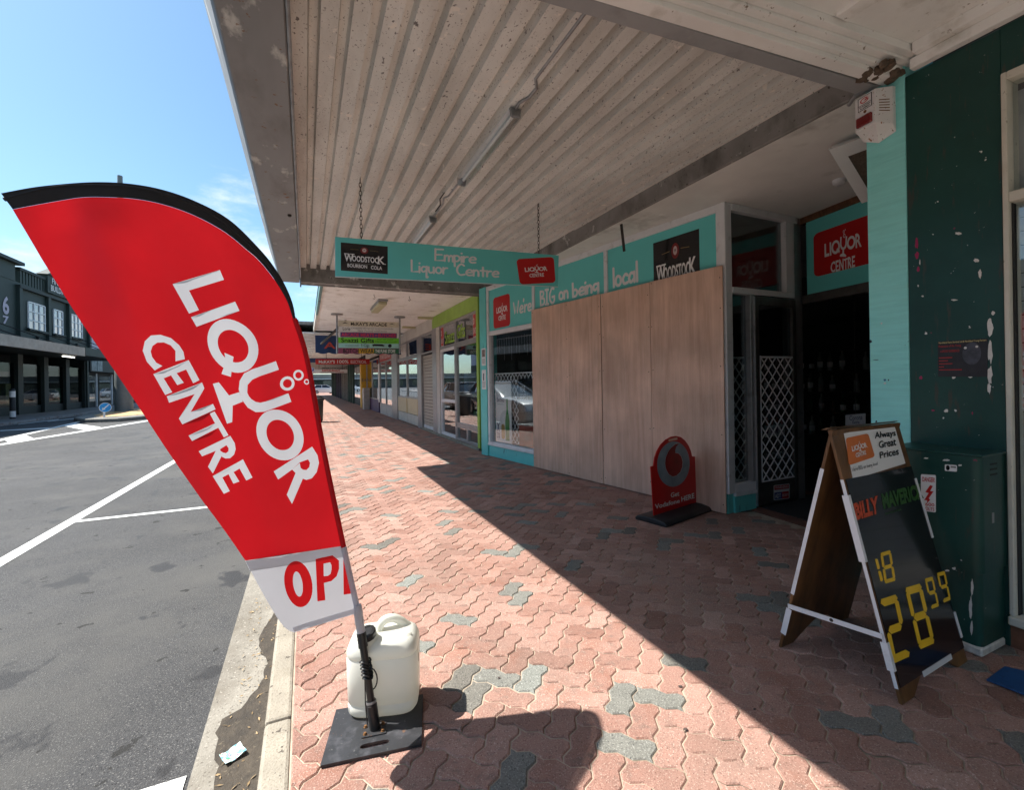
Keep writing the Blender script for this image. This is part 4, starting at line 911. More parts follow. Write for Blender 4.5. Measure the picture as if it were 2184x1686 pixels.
for k, w in enumerate((.27, .18, .27, .10, .46)): shape([[(.02, .52 - .085 * k), (.02 + w, .52 - .085 * k), (.02 + w, .545 - .085 * k), (.02, .545 - .085 * k)]], pfm, M_rp, ep, 'print_line')
shape([circ((.68, .62), .19, .30, 22)], pfm, M_gf, ep, 'grey_print', .0006); shape([circ((.55, .78), .03, .035, 10)], pfm, M_chip, ep, 'pale_print', .0012); shape([circ((.78, .80), .03, .03, 10)], pfm, M_chip, ep, 'pale_print', .0012)
# ---- electrical cabinet
cb = thing('electrical_cabinet', 'dark green metal electrical cabinet with danger sticker against the wall', 'cabinet', (3.0, 1.2, 0))
cx0 = 2.895
def rprism(x0, x1, y0, y1, z0, z1, r, name, par):   # rounded near-front vertical edge
    pts = [(x1, y1, z0), (x0 + r, y1, z0)] + [(x0 + r - r * math.sin(t), y1 - r + r * math.cos(t), z0) for t in [j * math.pi / 8 for j in range(1, 4)]] + [(x0, y1 - r, z0), (x0, y0 + r, z0)] + [(x0 + r - r * math.cos(t), y0 + r - r * math.sin(t), z0) for t in [j * math.pi / 10 for j in range(1, 5)]] + [(x0 + r, y0, z0), (x1, y0, z0)]
    return MB().hexa(pts, (0, 0, z1 - z0)).build(name, M_dkgreen, par, smooth=35)
rprism(cx0, 3.149, 1.045, 1.425, .40, .955, .035, 'upper_box', cb); rprism(cx0 + .012, 3.149, 1.055, 1.42, .045, .3995, .03, 'lower_box', cb)
MB().box(cx0 - .006, 3.149, 1.036, 1.427, .9555, .968).build('lid', M_dkgreen, cb, bevel=.005, seg=2)
MB().box(cx0 + .005, 3.14, 1.05, 1.41, 0.001, .0445).build('plinth', mat('chipped_white_plinth', (.55, .54, .50), .8, var=.2, vs=30, bump=.5, bs=50), cb, bevel=.008)
cbf = lambda x, y, h=0.: PX(x, y, cx0 - .0012 - h)
dg = quadmap((1964, 1012), (1996, 1014), (1996, 1094), (1964, 1090), cbf)
shape([rrect(0, 0, 1, 1, .08, .04)], dg, M_whitev, cb, 'danger_sticker', 0); text('DANGER!', dg, M_red, cb, box=(.1, .80, .93, .93), lift=.001, bold=.02)
shape([[(.62, .72), (.30, .52), (.52, .50), (.22, .30), (.42, .30), (.40, .22), (.62, .32), (.52, .36), (.85, .56), (.62, .56), (.80, .70)]], dg, M_red, cb, 'lightning_mark'); text('600', dg, M_red, cb, box=(.3, .15, .9, .24), lift=.001); text('VOLTS', dg, M_red, cb, box=(.12, .03, .9, .12), lift=.001)
st = quadmap((2015, 991), (2041, 993), (2041, 1007), (2015, 1005), cbf)
shape([rrect(0, 0, 1, 1, .1, .15)], st, M_whitev, cb, 'sticker', 0); shape([circ((.25, .5), .16, .4, 12)], st, M_blackvinyl, cb, 'sticker_print', .001); shape([[(.48, .55), (.92, .55), (.92, .8), (.48, .8)]], st, M_greyp, cb, 'sticker_print', .001)
for s, (x, y, w, h) in enumerate([(2018, 982, 18, 5), (2048, 993, 9, 5), (1975, 978, 12, 3), (2070, 1300, 9, 60), (2073, 1255, 7, 40), (2072, 1340, 6, 36), (2020, 1218, 12, 6), (2035, 1213, 10, 6)]): chip(x, y, w, h, 120 + s, M_chip, cb, lambda a, b, hh=0.: PX(a, b, cx0 - .0012 if b < 1240 else cx0 + .0108))
for k in range(3): MB().box(2.99, 3.06, 1.0435, 1.0455, .86 + k * .025, .868 + k * .025).build('vent_slot', M_dark, cb)
MB().box(3.0, 3.02, 1.043, 1.046, .63, .68).build('lock', M_metal, cb)
# blue mat on the footpath at the right edge
bm_ = MB().hexa([G(2103, 1453, .006), G(2142, 1424, .006), G(2300, 1462, .006), G(2300, 1530, .006)], (0, 0, .006)).build('blue_mat', mat('blue_mat', (.008, .07, .22), .55, var=.12, vs=10, layers=(((.004, .03, .11), 14, .58, .7),)), bevel=.002); tag(bm_, 'blue mat on the paving below the green shop window', 'mat')
# ---- white panelled canopy of the green shop
wc = thing('panelled_canopy', 'white panelled canopy ceiling over the dark green shop, top right', 'canopy', (2, 0, 3.1))
YB = -16
def bl(x, off=0.):   # y of the canopy edge line
    return 1.86 + (1.555 - 1.86) * (x + .3) / 3.45 + off
xs0, xs1 = -.35, 3.19
def strip_(o0, o1, z0, z1, name, m=M_whitepaint): return MB().hexa([(xs0, bl(xs0, o0), z0), (xs1, bl(xs1, o0), z0), (xs1, bl(xs1, o1), z0), (xs0, bl(xs0, o1), z0)], (0, 0, z1 - z0)).build(name, m, wc, bevel=.003)
strip_(-.012, -.002, 3.09, 3.3, 'shadow_gap', M_dark); strip_(-.085, -.013, 3.075, 3.3, 'edge_board'); strip_(-.115, -.0855, 3.10, 3.3, 'moulding'); strip_(-.16, -.1155, 3.125, 3.3, 'moulding'); strip_(-.20, -.1605, 3.14, 3.3, 'moulding')
MB().hexa([(xs0, YB, 3.18), (xs1, YB, 3.18), (xs1, bl(xs1, -.2005), 3.18), (xs0, bl(xs0, -.2005), 3.18)], (0, 0, .12)).build('ceiling_sheet', M_whitepaint, wc)
for x, w in ((.4, .09), (1.75, .09), (2.45, .09)): MB().box(x, x + w, YB + .1, bl(x + w, -.215), 3.156, 3.1795).build('batten', M_whitepaint, wc, bevel=.003)
for yy in (.35, -.8): 
    for a, b in ((-.3, .399), (.491, 1.749), (1.841, 2.449), (2.541, 3.05)): MB().box(a, b, yy, yy + .09, 3.157, 3.1795).build('batten', M_whitepaint, wc, bevel=.003)
MB().box(3.055, 3.149, YB, bl(3.1, -.205), 3.12, 3.1795).build('cornice', M_whitepaint, wc, bevel=.006, seg=2); MB().box(3.10, 3.149, YB, bl(3.12, -.17), 3.063, 3.1195).build('cornice', M_whitepaint, wc, bevel=.006, seg=2)
MB().box(xs0 - .05, xs0 + .02, YB, 1.9, 3.0, 3.6).build('fascia', M_fascia, wc); MB().box(xs0, 3.3, YB, 1.6, 3.42, 3.5).build('canopy_top', M_conc, wc)
mb = MB(); r = random.Random(8)
for k in range(16):
    p = Vector((3.02 + r.uniform(-.10, .12), bl(3.05, -.06 + r.uniform(-.09, .06)), 3.068 + r.uniform(0, .02))); s = r.uniform(.012, .035)
    mb.lathe(p, [(.2 * s, -s * .4), (s, -.1 * s), (.8 * s, s)], 6, (r.uniform(-.4, .4), r.uniform(-.4, .4), 1))
o = mb.build('rotten_wood', mat('rotten_timber', (.12, .085, .06), .9, var=.5, vs=40, bump=.6, bs=60), wc); o['kind'] = 'stuff'
# ================================================================== SANDWICH BOARD
af = thing('sandwich_board', 'varnished plywood sandwich board with black price poster on the footpath', 'sandwich board', (2.47, 1.29, 0))
pFL = G(1925, 1506); pFR = G(2064, 1412); pBL = G(1660, 1380)
along = (pFR - pFL); wB = along.length; ax = along.normalized(); nrm_ = Vector((ax.y, -ax.x, 0)); nrm_ = nrm_ if nrm_.y < 0 else -nrm_
half = (pBL - pFL).length / 2 * .985
apex = pFL + (pBL - pFL) / 2; apex.z = 0
AH = pln(1769, 926, apex, nrm_).z + .022
up_f = ((apex + Vector((0, 0, AH))) - pFL); LB = up_f.length; up_f.normalize(); nf = ax.cross(up_f); nf = nf if nf.y < 0 else -nf
class PF:
    def __init__(s, O, a, b, c): s.O, s.a, s.b, s.c = O, a, b, c
    def pt(s, a, b, c=0.): return s.O + s.a * a + s.b * b + s.c * c
    def px(s, x, y, c=0.): return pln(x, y, s.O + s.c * c, s.c)
    def inv(s, P): d = P - s.O; return d.dot(s.a), d.dot(s.b)
A1 = PF(pFL, ax, up_f, nf)
pb2 = pFL + (pBL - pFL); pb2.z = 0; up_b = (apex + Vector((0, 0, AH)) - pb2).normalized(); nbk = ax.cross(up_b); nbk = nbk if nbk.y > 0 else -nbk
A2 = PF(pb2, ax, up_b, nbk)
def aboard(P, name, w):
    T = .013
    arch = [(0, 0), (.10, 0), (.17, .045), (.24, .085), (.30, .10), (w - .30, .10), (w - .24, .085), (w - .17, .045), (w - .10, 0), (w, 0), (w, LB - .004), (0, LB - .004)]
    return MB().hexa([P.pt(a, b, -T) for a, b in arch], P.c * T).build(name, M_board, af, bevel=.0015)
aboard(A1, 'front_board', wB); aboard(A2, 'back_board', wB)
MB().hexa([A1.pt(.0, LB - .002, -.02), A1.pt(wB, LB - .002, -.02), A1.pt(wB, LB + .004, .004), A1.pt(0, LB + .004, .004)], Vector((0, .022, -.002))).build('top_hinge', M_board, af)
apx = lambda x, y, h=0.: A1.px(x, y, .0015 + h)
# black poster
pc = [(1794, 1038), (1948, 978), (2062, 1366), (1911, 1480)]
pa = [A1.inv(apx(*q)) for q in pc]
a0 = .012; a1 = wB - .004; bT = (pa[0][1] + pa[1][1]) / 2; bB = (pa[2][1] + pa[3][1]) / 2
MB().hexa([A1.pt(a0, bB, .001), A1.pt(a1, bB, .001), A1.pt(a1, bT, .001), A1.pt(a0, bT, .001)], A1.c * .003).build('price_poster', M_blackvinyl, af)
post = [c for c in af.children if c.name.startswith('price_poster')][0]
px4 = lambda x, y, h=0.: A1.px(x, y, .0042 + h)
M_bil = mat('faded_red_print', (.55, .07, .02), .5, var=.3, vs=80, layers=(((.01, .01, .01), 90, .62, .65),)); M_mav = mat('faded_green_print', (.025, .10, .015), .5, var=.3, vs=80, layers=(((.01, .01, .01), 90, .60, .64),))
Z4 = lambda zx, zy: (1612.5 + zx * .42879, 834.1 + zy * .42879)     # from an enlarged view: 1500 + zy*.7712 over 1.7985
def Zc(zx, zy): return ((2900 + zx * .7712) / 1.7985, (1500 + zy * .7712) / 1.7985)
def tquad(tl, tr, br, bl_): return quadmap(Zc(*tl), Zc(*tr), Zc(*br), Zc(*bl_), px4)
text('BILLY', tquad((484, 562), (604, 522), (613, 610), (500, 645)), M_bil, post, 'poster_lettering', bold=.05)
text('MAVERICK', tquad((622, 510), (822, 460), (836, 535), (636, 592)), M_mav, post, 'poster_lettering', bold=.05)
text('bourbon and cola', tquad((642, 606), (722, 584), (725, 594), (645, 618)), M_mav, post, 'poster_lettering')
SEG = {'a': [(.12, 1), (.88, 1), (.78, .9), (.22, .9)], 'g': [(.14, .5), (.24, .55), (.76, .55), (.86, .5), (.76, .45), (.24, .45)], 'd': [(.22, .1), (.78, .1), (.88, 0), (.12, 0)]}
def seg7(ch, q, w=.17):
    on = {'1': 'ef', '2': 'abged', '8': 'abcdefg', '9': 'abcdfg'}[ch]; t = .125; hs = .235; gp = .022
    S = {'a': [(.10, 1), (.90, 1), (.98, 1 - t * .5), (.80, 1 - t), (.20, 1 - t), (.02, 1 - t * .5)], 'g': [(.10 + gp, .5), (.10 + hs * .6, .5 + t / 2), (.9 - hs * .6, .5 + t / 2), (.9 - gp, .5), (.9 - hs * .6, .5 - t / 2), (.1 + hs * .6, .5 - t / 2)], 'd': [(.10, 0), (.90, 0), (.98, t * .5), (.80, t), (.20, t), (.02, t * .5)]}
    for nm, x0, x1, y0, y1 in (('f', 0, hs, .52, .93), ('b', 1 - hs, 1, .52, .93), ('e', 0, hs, .07, .48), ('c', 1 - hs, 1, .07, .48)):
        S[nm] = [(x0 + .01, y1 - .03), (x0 + hs * .45, y1), (x1 - .01, y1 - .05), (x1 - .01, y0 + .05), (x0 + hs * .55, y0), (x0 + .01, y0 + .03)]
    f = tquad(*q); shape([S[s] for s in on], f, M_yellow, post, 'price_digit', .001, 0.)['kind'] = 'stuff'
seg7('1', ((588, 828), (648, 808), (685, 940), (622, 962))); seg7('8', ((617, 808), (670, 792), (696, 945), (640, 962)))
seg7('2', ((614, 1040), (702, 1012), (770, 1320), (682, 1360))); seg7('8', ((738, 982), (822, 958), (892, 1255), (812, 1290)))
seg7('9', ((838, 936), (880, 925), (912, 1072), (872, 1088))); seg7('9', ((898, 908), (940, 896), (970, 1040), (932, 1056)))
# top sign
top = MB().hexa([px4(*Zc(436, 212), -.003), px4(*Zc(684, 165), -.003), px4(*Zc(742, 362), -.003), px4(*Zc(482, 442), -.003)], A1.c * .0015).build('top_sign', M_whitev, af)
tp = tquad((436, 212), (684, 165), (742, 362), (482, 442)); tpm = lambda x, y, h=0.: tp(x, y, h - .001)
og = tquad((446, 236), (558, 212), (592, 328), (462, 372)); shape([rrect(0, 0, 1, 1, .1, .1)], og, M_orangev, top, 'logo_panel', 0.); logo_sign(og, top, box=(.2, .46, .82, .2), name='logo_lettering')
for w, q in (('Always', ((590, 206), (694, 195), (697, 232), (592, 248))), ('Great', ((610, 252), (694, 232), (698, 272), (613, 287))), ('Prices', ((614, 305), (708, 282), (711, 318), (618, 338)))): text(w, tquad(*q), M_blackvinyl, top, bold=.02)
hq = tquad((476, 380), (604, 352), (606, 372), (480, 408)); hand("We're BIG on being local", hq, M_blackvinyl, top, (0, .2, 1, .75), .10)
# clips (folded white metal) and folding stay
def clipm(za, zb, side, name='edge_clip'):
    a = 0 if side == 'L' else wB
    o = .006 if side == 'L' else -.006
    w0, w1 = (-.006, .011) if side == 'L' else (wB - .012, wB + .006)
    b0, b1_ = za, zb
    mb = MB().hexa([A1.pt(w0, b0, .0045), A1.pt(w1, b0, .0045), A1.pt(w1, b1_, .0045), A1.pt(w0, b1_, .0045)], A1.c * .0018)
    e0 = w0 if side == 'L' else w1
    mb.hexa([A1.pt(e0 - .001, b0, -.02), A1.pt(e0 + .001, b0, -.02), A1.pt(e0 + .001, b1_, -.02), A1.pt(e0 - .001, b1_, -.02)], A1.c * .0265)
    return mb.build(name, M_white, af)
bz = lambda zx, zy: A1.inv(A1.px(*Zc(zx, zy), .004))[1]
clipm(bz(525, 862), bz(432, 527), 'L'); clipm(bz(672, 1410), bz(625, 1270), 'L'); clipm(bz(895, 712), bz(808, 420), 'R'); clipm(bz(1035, 1205), bz(1000, 1078), 'R')
MB().hexa([A1.pt(.20, bB - .012, .0045), A1.pt(.47, bB - .012, .0045), A1.pt(.47, bB + .010, .0045), A1.pt(.20, bB + .010, .0045)], A1.c * .0018).build('bottom_clip', M_white, af)
MB().hexa([A2.pt(-.003, .30, -.016), A2.pt(-.001, .30, -.016), A2.pt(-.001, .95, -.016), A2.pt(-.003, .95, -.016)], A2.c * .017).build('edge_clip', M_white, af); MB().hexa([A2.pt(-.003, .08, -.022), A2.pt(-.001, .08, -.022), A2.pt(-.001, .22, -.022), A2.pt(-.003, .22, -.022)], A2.c * .026).build('edge_clip', M_white, af)
MB().hexa([A1.pt(-.0015, .06, -.013), A1.pt(0, .06, -.013), A1.pt(0, bT, -.013), A1.pt(-.0015, bT, -.013)], A1.c * .014).build('edge_strip', M_white, af)
s0 = A1.pt(-.008, bz(615, 1240), -.004); s1 = A2.pt(-.008, .235, -.004)
MB().bar(s0, s1, .022, .003, ax).build('folding_stay', M_white, af); MB().lathe((s0 + s1) / 2 - ax * .002, [(.008, -.003), (.008, .001)], 10, -ax).build('stay_rivet', M_dkmetal, af)
# ================================================================== PAVEMENT SIGN (red board)
vd = thing('pavement_sign', 'red pavement sign with grey ring logo on a black rubber foot', 'sign', (3.25, 3.4, 0))
vz = lambda zx, zy: ((2400 + zx * .2965) / 1.7985, (1600 + zy * .2965) / 1.7985)
v0 = G(*vz(365, 1290), .055); v1 = G(*vz(915, 1110), .055); va = (v1 - v0); va.z = 0
# real board is about 0.5 m wide: turned slightly to the street
VB = Fr((v0.x, v0.y, 0), va, Vector((va.y, -va.x, 0)))
if VB.c.y > 0: VB.c = -VB.c
vpx = lambda zx, zy, h=0.: VB.px(*vz(zx, zy), h)
outl = [(365, 1280), (918, 1105), (898, 515), (862, 512), (845, 440), (815, 370), (770, 305), (715, 262), (655, 248), (590, 258), (520, 295), (455, 360), (405, 445), (372, 540), (360, 635), (324, 645)]
v_in = [VB.inv(vpx(*p)) for p in outl]
mb = MB().hexa([VB.pt(a, b, -.01) for a, b in v_in], VB.c * .01); mb.build('sign_board', M_red, vd, bevel=.002)
vbd = [c for c in vd.children if c.name.startswith('sign_board')][0]
lift = lambda h: (lambda zx, zy, hh=0.: VB.px(*vz(zx, zy), h + hh))
M_ring = mat('silver_grey_print', (.20, .27, .32), .35, var=.25, vs=5); M_drop = mat('deep_red_print', (.22, .004, .004), .3, var=.3, vs=8)
shape([[(617 + 211 * math.cos(t) , 613 + 294 * math.sin(t) - 12 * math.cos(t)) for t in [2 * math.pi * j / 48 for j in range(48)]]], lift(.0005), M_ring, vbd, 'ring_print', .001)
drop = [(697, 336), (640, 352), (590, 395), (545, 455), (515, 530), (507, 605), (520, 680), (555, 745), (605, 778), (660, 765), (710, 715), (737, 645), (740, 580), (722, 515), (690, 475), (645, 465), (642, 430), (655, 385)]
shape([drop], lift(.0005), M_whitev, vbd, 'drop_outline', .0018)
cxd, cyd = 622, 610
shape([[(cxd + (x - cxd) * .975, cyd + (y - cyd) * .985) for x, y in drop]], lift(.0005), M_drop, vbd, 'drop_print', .0026)
shape([[(555, 292), (668, 265), (669, 297), (556, 320)]], lift(.0005), M_ply, vbd, 'hand_slot', .001)
for w, q in (('Get', ((583, 985), (692, 960), (694, 1022), (585, 1047))), ('Vodafone', ((378, 1132), (698, 1058), (700, 1112), (382, 1198))), ('HERE', ((718, 1038), (886, 985), (890, 1052), (722, 1100)))):
    text(w, quadmap(*[vz(*p) for p in q], lambda x, y, h=0.: VB.px(x, y, .0015 + h)), M_whitev, vbd, bold=.02)
wv = va.length; mb = MB(); prof = [(-.17, 0), (-.175, .02), (-.15, .045), (-.06, .058), (.06, .058), (.15, .045), (.175, .02), (.17, 0)]
mb.hexa([VB.pt(-.06, p[1], p[0]) for p in prof], VB.a * (wv + .12)); mb.build('rubber_foot', M_black, vd, bevel=.012, seg=3, smooth=40)
# ================================================================== FEATHER FLAG
ft = thing('feather_flag', 'tall red and white feather flag with black sleeve leaning over the kerb', 'flag', (.224, 1.831, 0))
HP = np.array([.180, 1.914, .437]); FN = np.array([.248, -.41, .124]); FN = FN / np.linalg.norm(FN); FNv = Vector(FN)
def ripple(x, y):
    s = (x * .86 - y * .50); t = (x * .5 + y * .86)
    return .010 * math.sin(s * .021 + t * .004) + .0036 * math.sin(s * .047 + 1.2 + t * .006) + .0030 * math.sin(t * .016 + s * .03) + .0011 * math.sin(s * .10 + t * .013 + 2)
EDGE = np.array([(2, 412), (65, 401), (127, 393), (200, 389), (272, 392), (345, 404), (417, 430), (490, 470), (553, 531), (588, 575), (611, 615), (629, 672), (655, 765), (690, 955), (733, 1165), (765, 1308)], float)
EA, EB = EDGE[:-1], EDGE[1:]; ED = EB - EA; EL = (ED ** 2).sum(1)
def fl(x, y, h=0.):
    p = np.array((x, y)) - EA; t_ = np.clip((p * ED).sum(1) / EL, 0, 1)[:, None]; dd = np.sqrt(((p - ED * t_) ** 2).sum(1).min()); damp = min(1., dd / 110.); damp = damp * damp * (3 - 2 * damp)
    return pln(x, y, HP, FN) + FNv * (ripple(x, y) * damp + h)
def arc(pts, n):
    pts = [np.array(p, float) for p in pts]; d = [0]
    for a, b in zip(pts, pts[1:]): d.append(d[-1] + np.linalg.norm(b - a))
    o = []
    for k in range(n + 1):
        t = d[-1] * k / n; i = max(0, min(len(pts) - 2, np.searchsorted(d, t, 'right') - 1)); u = (t - d[i]) / (d[i + 1] - d[i]); o.append(pts[i] * (1 - u) + pts[i + 1] * u)
    return o
zo = lambda x, y: (x * .3627, 333.6 + y * .3627)
outer = catmull([zo(5, 218), zo(180, 185), zo(350, 165), zo(550, 152), zo(750, 160), zo(950, 195), zo(1150, 265), zo(1350, 375), (553, 531), (588, 575), (611, 615), (624, 648), (629, 672)], 6)
inner = catmull([zo(75, 312), zo(300, 268), zo(480, 243), zo(650, 243), zo(800, 252), zo(970, 285), zo(1150, 350), zo(1320, 445), zo(1450, 550), (552, 556), (583, 594), (607, 632), (622, 660), (628, 674)], 6)
rgt = inner + catmull([(628, 674), (642, 715), (655, 765), (673, 862), (690, 955), (712, 1065), (733, 1165)], 5)[1:]
lft = [zo(75, 312), (90, 553), (170, 676), (300, 873), (430, 1072), (520, 1197)]
M_flag = mat('red_polyester', (.62, .011, .018), .55, var=.07, vs=4, trans=.5, bump=.1, bs=420)
M_flagw = mat('white_polyester', (.68, .68, .72), .55, var=.03, trans=.45); M_sleeve = mat('black_sleeve', (.012, .012, .013), .6, var=.2)
M_print = mat('white_flag_print', (.74, .74, .77), .5, var=.02, trans=.5)
def sheet(L_, R_2, nr, nc, name, m, off=0.):
    L_ = arc(L_, nr); R_2 = arc(R_2, nr); mb = MB()
    for a, b in zip(L_, R_2):
        for c in range(nc + 1): p = a + (b - a) * c / nc; mb.v.append(tuple(fl(p[0], p[1], off)))
    for r_ in range(nr):
        for c in range(nc): mb.f.append((r_ * (nc + 1) + c, r_ * (nc + 1) + c + 1, (r_ + 1) * (nc + 1) + c + 1, (r_ + 1) * (nc + 1) + c))
    return mb.build(name, m, ft, norm=False, smooth=True)
from mathutils.geometry import delaunay_2d_cdt
def printed(L_, R_2, faces, st, name, m, mp):
    """cloth panel cut along the printed shapes: cloth and print are neighbouring pieces of one surface"""
    b = [tuple(p) for p in L_] + [tuple(p) for p in reversed(R_2)]
    V = [Vector((p[0], p[1])) for p in b]; FA = [list(range(len(b)))[::1]]; n0 = 1
    x0, x1 = min(p[0] for p in b), max(p[0] for p in b); y0, y1 = min(p[1] for p in b), max(p[1] for p in b)
    for vs, fs in faces:
        k = len(V); V += [Vector(p) for p in vs]; FA += [[k + i for i in f] for f in fs]
    def ccw(f):
        a = sum(V[f[i]].x * V[f[(i + 1) % len(f)]].y - V[f[(i + 1) % len(f)]].x * V[f[i]].y for i in range(len(f))); return f if a > 0 else f[::-1]
    FA = [ccw(f) for f in FA]
    yy = y0
    while yy < y1:
        xx = x0 + (st / 2 if int((yy - y0) / st) % 2 else 0)
        while xx < x1: V.append(Vector((xx, yy))); xx += st
        yy += st
    v2, e2, f2, ov, oe, of = delaunay_2d_cdt(V, [], FA, 1, 1e-4)
    cl, pr = MB(), MB(); P = [tuple(fl(q.x, q.y)) for q in v2]; cl.v = P; pr.v = list(P)
    def inside(p, f):
        c = False; j = len(f) - 1
        for i in range(len(f)):
            a, b_ = V[f[i]], V[f[j]]
            if (a.y > p[1]) != (b_.y > p[1]) and p[0] < (b_.x - a.x) * (p[1] - a.y) / (b_.y - a.y) + a.x: c = not c
            j = i
        return c
    bb = [(min(V[i].x for i in f), max(V[i].x for i in f), min(V[i].y for i in f), max(V[i].y for i in f)) for f in FA]
    for f in f2:
        c = (sum(v2[i].x for i in f) / len(f), sum(v2[i].y for i in f) / len(f))
        if not inside(c, FA[0]): continue
        hit = any(q[0] <= c[0] <= q[1] and q[2] <= c[1] <= q[3] and inside(c, g_) for q, g_ in zip(bb[1:], FA[1:]))
        (pr if hit else cl).f.append(tuple(f))
    obs = []
    for mb_, nm, mm_, pa_ in ((cl, name, m, ft), (pr, 'lettering', mp, None)):
        us = sorted({i for f in mb_.f for i in f}); ix = {i: k for k, i in enumerate(us)}
        mb2 = MB(); mb2.v = [mb_.v[i] for i in us]; mb2.f = [tuple(ix[i] for i in f) for f in mb_.f]
        ob_ = mb2.build(nm, mm_, pa_ or obs[0], norm=False, smooth=True); obs.append(ob_)
        nl = []
        for i in us:
            q = v2[i]; d1 = fl(q.x + 2, q.y) - fl(q.x - 2, q.y); d2 = fl(q.x, q.y + 2) - fl(q.x, q.y - 2); n_ = d1.cross(d2).normalized(); nl.append(n_ if n_.dot(FNv) > 0 else -n_)
        me_ = ob_.data; pn_ = me_.polygons[0].normal if me_.polygons else FNv
        flip = sum(p.normal.dot(FNv) for p in list(me_.polygons)[:50]) < 0
        if flip: me_.flip_normals()
        me_.normals_split_custom_set_from_vertices([tuple(n_) for n_ in nl])
    return obs[0]
zF = lambda p: (278 + p[0] * .32974, 556 + p[1] * .32974)
LGF = [([zF(p) for p in pg], [tuple(range(len(pg)))]) for pg in LG + [LGR1b, LGR2b]] + [([zF(p) for p in v_], fs_) for v_, fs_ in [LGU, LGC, LGR1, LGR2, LGQ, LGO] + LGB]
body = printed(arc(lft, 60), arc(rgt, 110), LGF, 11., 'red_panel', M_flag, M_print)
wl_ = catmull([(520, 1197), (556, 1262), (592, 1322), (612, 1344), (627, 1350)], 5); wr_ = [(733, 1165), (750, 1238), (765, 1308)]
WPF = []
sheet([(519, 1195), (530, 1217)], [(733, 1163), (738, 1186)], 2, 30, 'seam', M_flagw, -.0015)
sheet(inner, outer, 90, 3, 'sleeve', M_sleeve, .001)
sheet([(626.5, 1349), (623, 1340)], [(765, 1307), (763, 1297)], 2, 20, 'hem', M_flagw, .0012)
z7 = lambda x, y: (444.8 + x * .40733, 1112 + y * .40733)
M_rprint = mat('red_flag_print', (.66, .010, .014), .55, var=.03, trans=.4)
vv, ff = ringpoly((474, 331), (72, 2), (12, 121), (472, 331), (24, 2), (8, 66)); WPF.append(([z7(*p) for p in vv], ff))
vP = strip([(563, 200), (606, 190), (650, 180), (683, 207), (684, 250), (672, 290), (645, 315), (607, 325)], [(602, 225), (604, 224), (638, 217), (645, 232), (645, 255), (640, 278), (628, 287), (605, 290)])
WPF.append(([z7(*p) for p in vP[0]], vP[1])); WPF.append(([z7(*p) for p in [(563, 200), (603, 190), (607, 325), (615, 415), (573, 422)]], [(0, 1, 2, 3, 4)]))
for q in ([(705, 178), (721, 168), (735, 240), (740, 282), (708, 387)], [(722, 170), (731, 200), (729, 240), (736, 245)], [(708, 387), (741, 280), (746, 322), (752, 345), (764, 378)]): WPF.append(([z7(*p) for p in q], [tuple(range(len(q)))]))
wp = printed(arc(wl_, 30), arc(wr_, 20), WPF, 9., 'white_panel', M_flagw, M_rprint)
# pole: through the sleeve, then bare down to the base socket
pol = [fl(x, y, -.004) for x, y in catmull([(10, 424), (120, 398), (250, 397), (340, 412), (450, 455), (553, 543), (607, 625), (628, 680), (655, 768), (690, 960), (733, 1168), (764, 1308)], 5)]
base = Vector((.224, 1.831, .02)); hp_ = Vector(HP)
k1 = 7 * 5; k2 = 10 * 5
MB().tube(pol[:k1 + 1], [.006 + .004 * k / len(pol) for k in range(k1 + 1)], 8).build('upper_pole', M_sleeve, ft, smooth=60)
MB().tube(pol[k1:k2 + 1], .0125, 10).build('pole_sleeve', M_flag, ft, smooth=60); MB().tube(pol[k2:], .0135, 10).build('pole_sleeve', M_flagw, ft, smooth=60)
pe = fl(764, 1308, 0.); dirp = (base - pe); L_ = dirp.length; dirp.normalize()
mb = MB().tube([pe - dirp * .03 + dirp * t for t in (0, .035, .037, .07, .072, .105, .11)], [.0165, .0185, .0165, .018, .016, .0172, .015], 12); mb.build('sleeve_tail', M_flagw, ft, smooth=50)
mb = MB().tube([pe + dirp * t for t in (.075, .13, .131, L_ - .09)], [.0185, .0185, .0145, .0140], 12); mb.build('lower_pole', M_blackplastic, ft, smooth=40)
MB().tube([base - dirp * .10, base - dirp * .085, base - dirp * .084, base + Vector((0, 0, -.005))], [.018, .018, .0205, .0205], 14).build('socket', M_blackplastic, ft, smooth=40)
MB().tube([base - dirp * .098, base - dirp * .09], .0195, 14).build('collar', M_metal, ft, smooth=40)
kn = base - dirp * .215; mb = MB(); r = random.Random(6)
for k in range(6): mb.tube([kn - dirp * (.012 * k - .03) + Vector((math.cos(t), math.sin(t) * .9, .25 * math.sin(t * 2))) * (.0185 + .002 * (k % 2)) for t in [2 * math.pi * j / 10 for j in range(11)]], .0038, 5, False)
sdv = Vector((RGT[0], RGT[1], 0)); mb.tube([kn + sdv * (.012 + .030 * math.sin(t)) + Vector((0, 0, -.04 + .045 * math.cos(t))) for t in [math.pi * j / 10 for j in range(11)]], .0028, 5)
mb.tube([kn + Vector((-.008, -.012, -.02)), kn + Vector((-.008, -.02, -.12)), base + Vector((-.028, .0, .02))], .0025, 5)
mb.build('tie_cord', M_blackplastic, ft, smooth=60)
